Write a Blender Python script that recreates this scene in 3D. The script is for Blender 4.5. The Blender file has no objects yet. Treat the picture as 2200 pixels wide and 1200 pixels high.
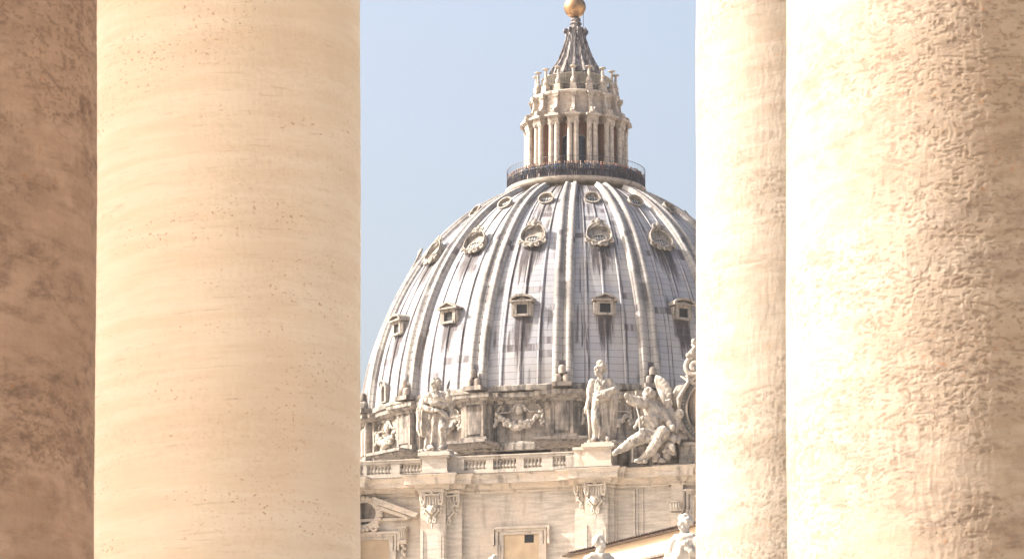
import bpy, math, random
import numpy as np
from mathutils import Vector, Matrix
random.seed(7); np.random.seed(7)
R = math.radians
sc = bpy.context.scene
col = sc.collection

# ------------------------------------------------------------------ camera, sky, sun, exposure
W0, H0, F = 2200.0, 1200.0, 7800.0
PITCH = R(5.5); SH = 0.1113; CAM = (0.0, 0.0, 1.7)
cam = bpy.data.cameras.new('camera'); cam_o = bpy.data.objects.new('camera', cam); col.objects.link(cam_o)
cam_o.location = CAM; cam_o.rotation_euler = (R(90)+PITCH, 0, 0)
cam.sensor_width = 36; cam.lens = F/W0*36; cam.shift_y = SH*F/W0
cam.clip_start = 0.5; cam.clip_end = 6000
cam.dof.use_dof = True; cam.dof.focus_distance = 220; cam.dof.aperture_fstop = 32
sc.camera = cam_o
SUN_K, SUN_E = R(2.5), R(38)            # how far beyond 'straight left' the sun stands, and its height
world = bpy.data.worlds.new('World'); sc.world = world; world.use_nodes = True
nt = world.node_tree; nt.nodes.clear()
sky = nt.nodes.new('ShaderNodeTexSky'); sky.sky_type = 'NISHITA'; sky.sun_disc = False
sky.sun_elevation = SUN_E; sky.sun_rotation = R(-90)+SUN_K
sky.air_density = 1.0; sky.dust_density = 9.0; sky.ozone_density = 0.0
bg = nt.nodes.new('ShaderNodeBackground'); bg.inputs[1].default_value = 0.096
wo = nt.nodes.new('ShaderNodeOutputWorld')
nt.links.new(sky.outputs[0], bg.inputs[0]); nt.links.new(bg.outputs[0], wo.inputs[0])
sun = bpy.data.lights.new('sun', 'SUN'); sun.energy = 3.9; sun.angle = R(0.53); sun.color = (1.0, 0.925, 0.83)
sun_o = bpy.data.objects.new('sun', sun); col.objects.link(sun_o)
S = Vector((-math.cos(SUN_E)*math.cos(SUN_K), math.cos(SUN_E)*math.sin(SUN_K), math.sin(SUN_E)))
sun_o.rotation_euler = S.to_track_quat('Z', 'Y').to_euler(); sun_o.location = (-60, 0, 80)
sc.view_settings.view_transform = 'Standard'; sc.view_settings.look = 'None'
sc.view_settings.gamma = 1; sc.view_settings.exposure = 1.84
sc.cycles.max_bounces = 8; sc.cycles.diffuse_bounces = 5

# ------------------------------------------------------------------ picture measuring helpers
cp, sp_ = math.cos(PITCH), math.sin(PITCH)
def ray(u, v):
    t = SH-(v-600)/F
    return Vector(((u-1100)/F, cp-t*sp_, sp_+t*cp))
def P(u, v, Y):
    d = ray(u, v); s = Y/d.y
    return Vector((d.x*s, Y, CAM[2]+d.z*s))
def proj(p):
    x, y, z = p[0], p[1], p[2]-CAM[2]
    dep = y*cp+z*sp_; up = -y*sp_+z*cp
    return 1100+F*x/dep, 600-F*(up/dep-SH)

# ------------------------------------------------------------------ noise (numpy)
def _h(i, j, k, s):
    n = (i*374761393+j*668265263+k*2147483647+s*1274126177) & 0xffffffff
    n = ((n ^ (n >> 13))*1274126177) & 0xffffffff
    n = ((n ^ (n >> 16))*2246822519) & 0xffffffff
    return ((n ^ (n >> 15)) & 0xffff)/65535.0*2-1
def vnoise(x, y, z, s=0):
    x = np.asarray(x, float); y = np.asarray(y, float); z = np.asarray(z, float)
    x, y, z = np.broadcast_arrays(x, y, z)
    xi, yi, zi = np.floor(x).astype(np.int64), np.floor(y).astype(np.int64), np.floor(z).astype(np.int64)
    fx, fy, fz = x-xi, y-yi, z-zi
    fx = fx*fx*(3-2*fx); fy = fy*fy*(3-2*fy); fz = fz*fz*(3-2*fz)
    o = 0
    for a in (0, 1):
        wa = fx if a else 1-fx
        for b in (0, 1):
            wb = fy if b else 1-fy
            for c in (0, 1):
                wc = fz if c else 1-fz
                o = o+wa*wb*wc*_h(xi+a, yi+b, zi+c, s)
    return o
def fbm(x, y, z, oct=4, s=0, gain=.5):
    o = 0; a = 1; q = 1.0
    for i in range(oct):
        o = o+a*vnoise(x*q, y*q, z*q, s+i*17); a *= gain; q *= 2.03
    return o
def sstep(a, b, x):
    t = np.clip((x-a)/(b-a), 0, 1); return t*t*(3-2*t)

# ------------------------------------------------------------------ materials
def new_mat(name):
    m = bpy.data.materials.new(name); m.use_nodes = True
    n = m.node_tree; b = n.nodes['Principled BSDF']
    return m, n, b
def N(n, t, **k):
    o = n.nodes.new(t)
    for a, v in k.items(): setattr(o, a, v)
    return o
def L(n, a, b): n.links.new(a, b)
def math_n(n, op, a, b=None, c=None):
    o = N(n, 'ShaderNodeMath', operation=op)
    for i, q in enumerate((a, b, c)):
        if q is None: continue
        if isinstance(q, (int, float)): o.inputs[i].default_value = q
        else: L(n, q, o.inputs[i])
    return o.outputs[0]
def mixc(n, f, a, b, bt='MIX'):
    o = N(n, 'ShaderNodeMix', data_type='RGBA', blend_type=bt)
    for s, q in ((o.inputs[0], f), (o.inputs[6], a), (o.inputs[7], b)):
        if isinstance(q, (int, float)): s.default_value = q
        elif isinstance(q, tuple): s.default_value = (*q, 1) if len(q) == 3 else q
        else: L(n, q, s)
    return o.outputs[2]
def noise_n(n, vec, scale, mp=(1, 1, 1), det=5, rough=.55, dist=0.0):
    m = N(n, 'ShaderNodeMapping'); m.inputs['Scale'].default_value = mp
    L(n, vec, m.inputs[0])
    t = N(n, 'ShaderNodeTexNoise'); t.inputs['Scale'].default_value = scale
    t.inputs['Detail'].default_value = det; t.inputs['Roughness'].default_value = rough
    t.inputs['Distortion'].default_value = dist
    L(n, m.outputs[0], t.inputs['Vector']); return t.outputs[0]
def rng(n, f, a, b, c=0.0, d=1.0):
    o = N(n, 'ShaderNodeMapRange'); o.interpolation_type = 'SMOOTHSTEP'
    for i, q in enumerate((f, a, b, c, d)):
        if isinstance(q, (int, float)): o.inputs[i].default_value = q
        else: L(n, q, o.inputs[i])
    return o.outputs[0]

def stone(name, light, dark, grime=(0.10, 0.085, 0.075), g0=.62, g1=.80, gmax=.7, scale=1.0, sz=4.0, bump=.25, bd=.03, warm=None):
    """pale cut stone: horizontal bedding, blotches and patches of black crust"""
    ds = lambda c: tuple(.68*q+.32*sum(c)/3 for q in c)
    light, dark, warm = ds(light), ds(dark), (ds(warm) if warm else None)
    m, n, b = new_mat(name)
    pos = N(n, 'ShaderNodeNewGeometry').outputs['Position']
    bed = noise_n(n, pos, .9*scale, (1, 1, sz), 6, .6)
    blo = noise_n(n, pos, .33*scale, (1, 1, 1), 4)
    c = mixc(n, rng(n, bed, .32, .68), dark, light)
    if warm: c = mixc(n, rng(n, blo, .45, .68, 0, .75), c, warm)
    str_ = noise_n(n, pos, .8*scale, (1.6, 1.6, .35), 6, .65)
    c = mixc(n, rng(n, str_, g0, g1, 0, gmax), c, grime)
    fine = noise_n(n, pos, 7*scale, (1, 1, 2), 4)
    c = mixc(n, rng(n, fine, .3, .7, .0, .28), c, mixc(n, .5, dark, grime))
    L(n, c, b.inputs['Base Color']); b.inputs['Roughness'].default_value = .85
    b.inputs['Specular IOR Level'].default_value = .2
    bp = N(n, 'ShaderNodeBump'); bp.inputs['Strength'].default_value = bump; bp.inputs['Distance'].default_value = bd
    L(n, noise_n(n, pos, 9*scale, (1, 1, 1.5), 6, .6), bp.inputs['Height']); L(n, bp.outputs[0], b.inputs['Normal'])
    return m
def plain(name, c, rough=.7, metal=0.0, var=.25, scale=3.0):
    m, n, b = new_mat(name)
    pos = N(n, 'ShaderNodeNewGeometry').outputs['Position']
    f = noise_n(n, pos, scale, (1, 1, 1), 5)
    L(n, mixc(n, rng(n, f, .3, .7), tuple(q*(1-var) for q in c), tuple(min(1, q*(1+var)) for q in c)), b.inputs['Base Color'])
    b.inputs['Roughness'].default_value = rough; b.inputs['Metallic'].default_value = metal
    return m
MAT = {}
MAT['facade'] = stone('facade_travertine', (.56, .49, .41), (.38, .325, .27), (.17, .14, .118), .52, .76, .62, .8, 7, .2, .03, (.58, .46, .345))
MAT['cornice'] = stone('cornice_travertine', (.56, .485, .40), (.40, .335, .27), (.11, .095, .085), .52, .72, .75, 1.2, 4, .25, .03, (.60, .47, .35))
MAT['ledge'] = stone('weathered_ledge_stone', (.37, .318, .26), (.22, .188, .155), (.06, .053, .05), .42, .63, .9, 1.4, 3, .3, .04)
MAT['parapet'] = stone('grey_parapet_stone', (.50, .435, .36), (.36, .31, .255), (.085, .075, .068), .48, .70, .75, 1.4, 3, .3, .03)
MAT['ledge_soot_shade'] = stone('sooty_and_shade_dark_stone', (.30, .255, .215), (.17, .145, .125), (.05, .045, .045), .45, .65, .8, 1.8, 2, .3, .03)  # soot on ledges; on drum and buttress heads it also paints in shade
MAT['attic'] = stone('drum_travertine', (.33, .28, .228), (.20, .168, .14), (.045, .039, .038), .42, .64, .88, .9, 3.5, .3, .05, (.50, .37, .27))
MAT['statue'] = stone('statue_travertine', (.46, .395, .325), (.30, .255, .21), (.09, .08, .072), .50, .70, .75, 2.2, 1.5, .3, .03)
MAT['white_statue'] = stone('pale_statue_marble', (.47, .43, .38), (.36, .325, .285), (.25, .22, .20), .66, .85, .4, 2.5, 1.5, .3, .02)
MAT['lantern'] = stone('lantern_travertine', (.50, .415, .335), (.35, .285, .23), (.08, .068, .065), .50, .72, .75, 1.6, 2, .2, .03)
MAT['dormer'] = stone('dormer_stone', (.36, .312, .26), (.235, .20, .165), (.06, .05, .045), .46, .68, .8, 2.2, 2, .2, .03)
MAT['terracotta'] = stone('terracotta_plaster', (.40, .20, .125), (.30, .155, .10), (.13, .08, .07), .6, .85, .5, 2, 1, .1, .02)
MAT['plaster'] = stone('ochre_plaster', (.60, .44, .28), (.54, .385, .24), (.36, .25, .16), .62, .9, .4, 1.0, 1.0, .05, .02)
MAT['blind'] = plain('ochre_window_infill', (.41, .315, .215), .8, 0, .12, 1.0)
MAT['dark'] = plain('dark_opening', (.008, .009, .013), .7)
MAT['glass'] = plain('dark_window_glass', (.045, .06, .085), .15)
MAT['muntin'] = plain('pale_window_bars', (.42, .40, .37), .6)
MAT['iron'] = plain('dark_iron', (.075, .07, .08), .55)
MAT['tiles'] = plain('dark_roof_tiles', (.13, .10, .085), .85, 0, .5, 9)
MAT['bronze'] = plain('dark_bronze', (.07, .085, .085), .5, .3)
MAT['ground'] = plain('grey_paving', (.42, .37, .31), .85, 0, .2, 6)

def gold():
    m, n, b = new_mat('worn_gilding')
    pos = N(n, 'ShaderNodeNewGeometry').outputs['Position']
    f = noise_n(n, pos, 1.3, (1, 1, 1), 6, .6)
    L(n, mixc(n, rng(n, f, .38, .66), (.36, .22, .11), (.16, .095, .06)), b.inputs['Base Color'])
    b.inputs['Metallic'].default_value = .75
    L(n, rng(n, f, .3, .7, .30, .60), b.inputs['Roughness'])
    return m
MAT['gold'] = gold()

def lead(name, rib=False):
    """weathered lead sheets: UV.x counts sheets across, UV.y metres along the dome"""
    m, n, b = new_mat(name)
    uv = N(n, 'ShaderNodeUVMap').outputs[0]
    sep = N(n, 'ShaderNodeSeparateXYZ'); L(n, uv, sep.inputs[0])
    pos = N(n, 'ShaderNodeNewGeometry').outputs['Position']
    row = .74 if not rib else .80
    ux, vy = sep.outputs[0], math_n(n, 'DIVIDE', sep.outputs[1], row)
    comb = N(n, 'ShaderNodeCombineXYZ')
    L(n, math_n(n, 'FLOOR', ux), comb.inputs[0]); L(n, math_n(n, 'FLOOR', vy), comb.inputs[1])
    wn = N(n, 'ShaderNodeTexWhiteNoise', noise_dimensions='2D'); L(n, comb.outputs[0], wn.inputs['Vector'])
    w = wn.outputs['Value']
    base = mixc(n, w, (.245, .252, .285), (.30, .302, .32)) if not rib else mixc(n, w, (.275, .262, .255), (.325, .308, .29))
    warm = noise_n(n, pos, .22, (1, 1, 1), 4)
    base = mixc(n, rng(n, warm, .46, .7, 0, .55), base, (.29, .265, .235))
    # a few replaced dark sheets, streaky
    st = N(n, 'ShaderNodeAttribute', attribute_name='streak').outputs['Fac']
    dk = math_n(n, 'MULTIPLY', math_n(n, 'GREATER_THAN', w, .945 if not rib else .965), rng(n, st, -.25, .3, .35, 1.0))
    base = mixc(n, dk, base, (.105, .095, .105))
    stain = N(n, 'ShaderNodeAttribute', attribute_name='stain').outputs['Fac']
    if rib: sf = math_n(n, 'MINIMUM', stain, .92)
    else:
        cv = N(n, 'ShaderNodeCombineXYZ'); L(n, math_n(n, 'MULTIPLY', ux, 11.0), cv.inputs[0]); L(n, math_n(n, 'MULTIPLY', sep.outputs[1], .30), cv.inputs[1])
        sn = noise_n(n, cv.outputs[0], 1.0, (1, 1, 1), 4, .6)
        cv2 = N(n, 'ShaderNodeCombineXYZ'); L(n, math_n(n, 'MULTIPLY', ux, 40.0), cv2.inputs[0]); L(n, math_n(n, 'MULTIPLY', sep.outputs[1], .7), cv2.inputs[1])
        sn2 = noise_n(n, cv2.outputs[0], 1.0, (1, 1, 1), 3, .6)
        sf = rng(n, math_n(n, 'ADD', math_n(n, 'ADD', math_n(n, 'MULTIPLY', sn, .75), math_n(n, 'MULTIPLY', sn2, .25)), math_n(n, 'MULTIPLY', stain, .42)), .56, .92, 0, .95)
        base = mixc(n, rng(n, sn2, .5, .75, 0, .22), base, (.14, .12, .12))
    base = mixc(n, sf, base, (.040, .033, .036))
    if not rib:
        fu = math_n(n, 'ABSOLUTE', math_n(n, 'SUBTRACT', math_n(n, 'FRACT', math_n(n, 'ADD', ux, .5)), .5))
        ln_ = math_n(n, 'MULTIPLY', math_n(n, 'GREATER_THAN', fu, .080), math_n(n, 'LESS_THAN', fu, .125))
        cv3 = N(n, 'ShaderNodeCombineXYZ'); L(n, math_n(n, 'MULTIPLY', ux, 3.0), cv3.inputs[0]); L(n, math_n(n, 'MULTIPLY', sep.outputs[1], .35), cv3.inputs[1])
        base = mixc(n, math_n(n, 'MULTIPLY', ln_, rng(n, noise_n(n, cv3.outputs[0], 1.0, (1, 1, 1), 3), .35, .6, .25, .75)), base, (.065, .06, .072))
    # joints
    fy = math_n(n, 'FRACT', vy)
    jn = math_n(n, 'LESS_THAN', fy, .065)
    base = mixc(n, math_n(n, 'MULTIPLY', jn, .80), base, (.10, .085, .085))
    sm = noise_n(n, pos, 1.6, (1, 1, .5), 6, .65)
    base = mixc(n, rng(n, sm, .5, .75, 0, .35), base, (.20, .18, .18))
    L(n, base, b.inputs['Base Color'])
    b.inputs['Roughness'].default_value = .7; b.inputs['Specular IOR Level'].default_value = .15
    bp = N(n, 'ShaderNodeBump'); bp.inputs['Strength'].default_value = .5; bp.inputs['Distance'].default_value = .06
    hgt = math_n(n, 'ADD', math_n(n, 'MULTIPLY', jn, -.6), math_n(n, 'ADD', math_n(n, 'MULTIPLY', w, .5), noise_n(n, pos, 2.2, (1, 1, 1), 4)))
    L(n, hgt, bp.inputs['Height']); L(n, bp.outputs[0], b.inputs['Normal'])
    return m
MAT['lead'] = lead('weathered_lead_sheets'); MAT['lead_rib'] = lead('pale_lead_rib_sheets', True)
MAT['spire'] = stone('streaked_spire_lead', (.38, .34, .32), (.15, .125, .125), (.05, .045, .05), .44, .60, .85, 2.6, .25, .2, .03)

def travertine(name, light, mid, dark, soot=0.0):
    m, n, b = new_mat(name)
    pos = N(n, 'ShaderNodeNewGeometry').outputs['Position']
    tilt = N(n, 'ShaderNodeMapping'); tilt.inputs['Rotation'].default_value = (R(2), R(4), 0); L(n, pos, tilt.inputs[0])
    tv = tilt.outputs[0]
    bed = noise_n(n, tv, 1.0, (1.3, 1.3, 14), 8, .66, .12)
    c = mixc(n, rng(n, bed, .36, .64), mid, light)
    band = noise_n(n, tv, 1.0, (.5, .5, 2.6), 3, .5, .3)
    c = mixc(n, rng(n, band, .46, .66, 0, .40), c, dark)
    vein = noise_n(n, tv, 1.0, (4.5, 4.5, 60), 5, .6, .1)
    c = mixc(n, rng(n, vein, .59, .73, 0, .42), c, tuple(q*.72 for q in dark))
    gate = noise_n(n, tv, 1.0, (1.4, 1.4, 4.5), 3)
    spk = noise_n(n, tv, 1.0, (38, 38, 62), 3, .6)
    c = mixc(n, math_n(n, 'MULTIPLY', rng(n, spk, .60, .70, 0, .7), rng(n, gate, .45, .62)), c, (.42, .20, .10))
    pit = N(n, 'ShaderNodeAttribute', attribute_name='pit').outputs['Fac']
    c = mixc(n, math_n(n, 'MULTIPLY', pit, .62), c, tuple(q*.55 for q in dark))
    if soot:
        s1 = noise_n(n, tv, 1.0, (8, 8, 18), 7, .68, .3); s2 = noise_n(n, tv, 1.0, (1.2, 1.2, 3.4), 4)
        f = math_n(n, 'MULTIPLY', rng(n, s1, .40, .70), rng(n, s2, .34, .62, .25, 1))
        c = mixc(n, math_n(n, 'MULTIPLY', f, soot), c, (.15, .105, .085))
    L(n, c, b.inputs['Base Color']); b.inputs['Roughness'].default_value = .8
    b.inputs['Specular IOR Level'].default_value = .15
    bp = N(n, 'ShaderNodeBump'); bp.inputs['Strength'].default_value = .35; bp.inputs['Distance'].default_value = .006
    L(n, noise_n(n, pos, 60, (1, 1, 1.6), 5, .6), bp.inputs['Height']); L(n, bp.outputs[0], b.inputs['Normal'])
    return m
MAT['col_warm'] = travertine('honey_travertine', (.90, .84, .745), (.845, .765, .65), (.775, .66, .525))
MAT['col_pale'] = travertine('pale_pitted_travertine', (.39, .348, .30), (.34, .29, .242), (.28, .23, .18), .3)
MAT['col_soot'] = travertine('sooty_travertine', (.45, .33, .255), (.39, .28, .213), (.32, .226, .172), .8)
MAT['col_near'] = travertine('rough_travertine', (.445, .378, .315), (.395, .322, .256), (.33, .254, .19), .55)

# ------------------------------------------------------------------ mesh helpers
class MB:
    def __init__(s): s.v = []; s.f = []
    def add(s, vs, fs):
        o = len(s.v); s.v += [tuple(q) for q in vs]; s.f += [tuple(i+o for i in f) for f in fs]; return s
    def box(s, x0, x1, y0, y1, z0, z1):
        v = [(x, y, z) for z in (z0, z1) for y in (y0, y1) for x in (x0, x1)]
        return s.add(v, [(0, 2, 3, 1), (4, 5, 7, 6), (0, 1, 5, 4), (2, 6, 7, 3), (0, 4, 6, 2), (1, 3, 7, 5)])
    def lathe(s, prof, n=24, c=(0, 0, 0), a0=0, a1=360, sx=1, sy=1):
        full = abs(a1-a0) >= 359.9; k = n if full else n+1
        vs = []; fs = []
        for r, z in prof:
            for i in range(k):
                a = R(a0+(a1-a0)*i/n)
                vs.append((c[0]+r*sx*math.sin(a), c[1]-r*sy*math.cos(a), c[2]+z))
        for j in range(len(prof)-1):
            for i in range(n):
                p = j*k+i; q = j*k+(i+1) % k
                fs.append((p, q, q+k, p+k))
        if full:
            if prof[0][0] > 1e-6: fs.append(tuple(range(k-1, -1, -1)))
            if prof[-1][0] > 1e-6: fs.append(tuple((len(prof)-1)*k+i for i in range(k)))
        return s.add(vs, fs)
    def tube(s, pts, rad, n=8, flat=1.0, up=None):
        pts = [Vector(p) for p in pts]; m = len(pts)
        if not isinstance(rad, (list, tuple)): rad = [rad]*m
        t = (pts[1]-pts[0]).normalized()
        up = Vector(up) if up else Vector((0, 0, 1)) if abs(t.z) < .9 else Vector((1, 0, 0))
        e1 = t.cross(up).normalized(); vs = []; fs = []
        for i in range(m):
            t = (pts[min(i+1, m-1)]-pts[max(i-1, 0)]).normalized()
            e1 = (e1-t*e1.dot(t)).normalized(); e2 = t.cross(e1)
            for j in range(n):
                a = 2*math.pi*j/n
                vs.append(pts[i]+e1*math.cos(a)*rad[i]+e2*math.sin(a)*rad[i]*flat)
        for i in range(m-1):
            for j in range(n):
                p = i*n+j; q = i*n+(j+1) % n
                fs.append((p, q, q+n, p+n))
        fs.append(tuple(range(n-1, -1, -1))); fs.append(tuple((m-1)*n+j for j in range(n)))
        return s.add(vs, fs)
    def limb(s, pts, rad, n=12):
        """tube with rounded ends"""
        pts = [Vector(p) for p in pts]
        s.tube(pts, rad, n)
        for p, r in ((pts[0], rad[0]), (pts[-1], rad[-1])): s.ell(p, (r, r, r))
        for p, r in zip(pts[1:-1], rad[1:-1]): s.ell(p, (r, r, r))
        return s
    def ell(s, c, r, rot=None, n=12, m=8):
        vs = []; fs = []; rm = rot or Matrix.Identity(3)
        for j in range(m+1):
            ph = math.pi*j/m
            for i in range(n):
                a = 2*math.pi*i/n
                q = Vector((r[0]*math.sin(ph)*math.cos(a), r[1]*math.sin(ph)*math.sin(a), -r[2]*math.cos(ph)))
                vs.append(Vector(c)+rm @ q)
        for j in range(m):
            for i in range(n):
                p = j*n+i; q = j*n+(i+1) % n
                fs.append((p, q, q+n, p+n))
        return s.add(vs, fs)
    def prism(s, poly, y0, y1):
        """outline in (x,z), pushed from y0 to y1"""
        k = len(poly)
        vs = [(x, y0, z) for x, z in poly]+[(x, y1, z) for x, z in poly]
        fs = [tuple(range(k)), tuple(range(2*k-1, k-1, -1))]
        fs += [(i, i+k, (i+1) % k+k, (i+1) % k) for i in range(k)]
        return s.add(vs, fs)
    def ring(s, po, pi, y0, y1):
        k = len(po)
        vs = [(x, y0, z) for x, z in po]+[(x, y0, z) for x, z in pi]+[(x, y1, z) for x, z in po]+[(x, y1, z) for x, z in pi]
        fs = []
        for i in range(k):
            j = (i+1) % k
            fs += [(i, j, j+k, i+k), (2*k+i, 3*k+i, 3*k+j, 2*k+j), (i, i+2*k, j+2*k, j), (k+i, k+j, 3*k+j, 3*k+i)]
        return s.add(vs, fs)
    def sweep(s, path, prof, closed=False):
        """moulding profile (out, z) along a plan path that runs left to right as seen from outside"""
        pts = [Vector(p[:2]) for p in path]; m = len(pts); k = len(prof); vs = []; fs = []
        for i in range(m):
            if closed: d1 = (pts[i]-pts[i-1]).normalized(); d2 = (pts[(i+1) % m]-pts[i]).normalized()
            else:
                d1 = (pts[i]-pts[max(i-1, 0)]) if i else (pts[1]-pts[0]); d2 = (pts[i+1]-pts[i]) if i < m-1 else d1
                d1 = d1.normalized(); d2 = d2.normalized()
            n1 = Vector((d1.y, -d1.x)); n2 = Vector((d2.y, -d2.x))
            mm = (n1+n2)/max(.25, 1+n1.dot(n2))
            for o, z in prof: vs.append((pts[i].x+mm.x*o, pts[i].y+mm.y*o, z))
        for i in range(m if closed else m-1):
            j = (i+1) % m
            for q in range(k-1): fs.append((i*k+q, j*k+q, j*k+q+1, i*k+q+1))
        if not closed: fs.append(tuple(range(k))); fs.append(tuple((m-1)*k+q for q in range(k-1, -1, -1)))
        return s.add(vs, fs)
    def xf(s, mat):
        s.v = [tuple(mat @ Vector(p)) for p in s.v]; return s
    def merge(s, o, mat=None):
        return s.add([mat @ Vector(p) for p in o.v] if mat else o.v, o.f)
    def mesh(s, name, smooth=False):
        me = bpy.data.meshes.new(name); me.from_pydata([tuple(p) for p in s.v], [], s.f); me.update()
        if smooth: me.shade_smooth()
        return me
    def build(s, name, mat, parent=None, smooth=False, angle=None):
        me = s.mesh(name, smooth); me.materials.append(mat)
        if angle: me.shade_smooth(); me.set_sharp_from_angle(angle=R(angle))
        o = bpy.data.objects.new(name, me); col.objects.link(o)
        if parent: o.parent = parent
        return o
def empty(name, loc, rz=0, label=None, cat=None, group=None):
    o = bpy.data.objects.new(name, None); col.objects.link(o); o.location = loc; o.rotation_euler = (0, 0, rz)
    o.empty_display_size = .5
    return tag(o, label, cat, group)
def tag(o, label=None, cat=None, group=None, kind=None):
    for k, v in (('label', label), ('category', cat), ('group', group), ('kind', kind)):
        if v: o[k] = v
    return o
def copy_tree(o, parent=None):
    c = o.copy(); col.objects.link(c)
    if parent: c.parent = parent
    for ch in list(o.children): copy_tree(ch, c)
    return c
def circle(rx, rz, cx=0, cz=0, n=28, pw=None):
    return [(cx+rx*math.sin(2*math.pi*i/n), cz+rz*math.cos(2*math.pi*i/n)) for i in range(n)]
def spiral(cx, cz, r0, r1, turns, start, sgn=1, n=22):
    return [(cx+(r0+(r1-r0)*i/n)*math.cos(start+sgn*turns*2*math.pi*i/n), cz+(r0+(r1-r0)*i/n)*math.sin(start+sgn*turns*2*math.pi*i/n)) for i in range(n+1)]
def sculpt(mb, name, mat, parent, voxel, disp=None, smooth_it=2):
    """melt overlapping volumes into one continuous carved surface"""
    me = mb.mesh(name); o = bpy.data.objects.new(name, me); col.objects.link(o)
    md = o.modifiers.new('r', 'REMESH'); md.mode = 'VOXEL'; md.voxel_size = voxel
    if smooth_it:
        sm = o.modifiers.new('s', 'SMOOTH'); sm.factor = .5; sm.iterations = smooth_it
    dg = bpy.context.evaluated_depsgraph_get(); dg.update()
    m2 = bpy.data.meshes.new_from_object(o.evaluated_get(dg)); o.modifiers.clear()
    o.data = m2; bpy.data.meshes.remove(me); m2.name = name
    if disp:
        k = len(m2.vertices); co = np.empty(k*3); m2.vertices.foreach_get('co', co); co = co.reshape(-1, 3)
        no = np.empty(k*3); m2.vertex_normals.foreach_get('vector', no); no = no.reshape(-1, 3)
        co += no*disp(co)[:, None]; m2.vertices.foreach_set('co', co.ravel()); m2.update()
    m2.shade_smooth(); m2.materials.clear(); m2.materials.append(mat)
    if parent: o.parent = parent
    return o

# ================================================================== SETTING
g = MB(); g.add([(-2500, -600, 0), (2500, -600, 0), (2500, 4500, 0), (-2500, 4500, 0)], [(0, 1, 2, 3)])
tag(g.build('ground', MAT['ground']), kind='structure')

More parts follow.
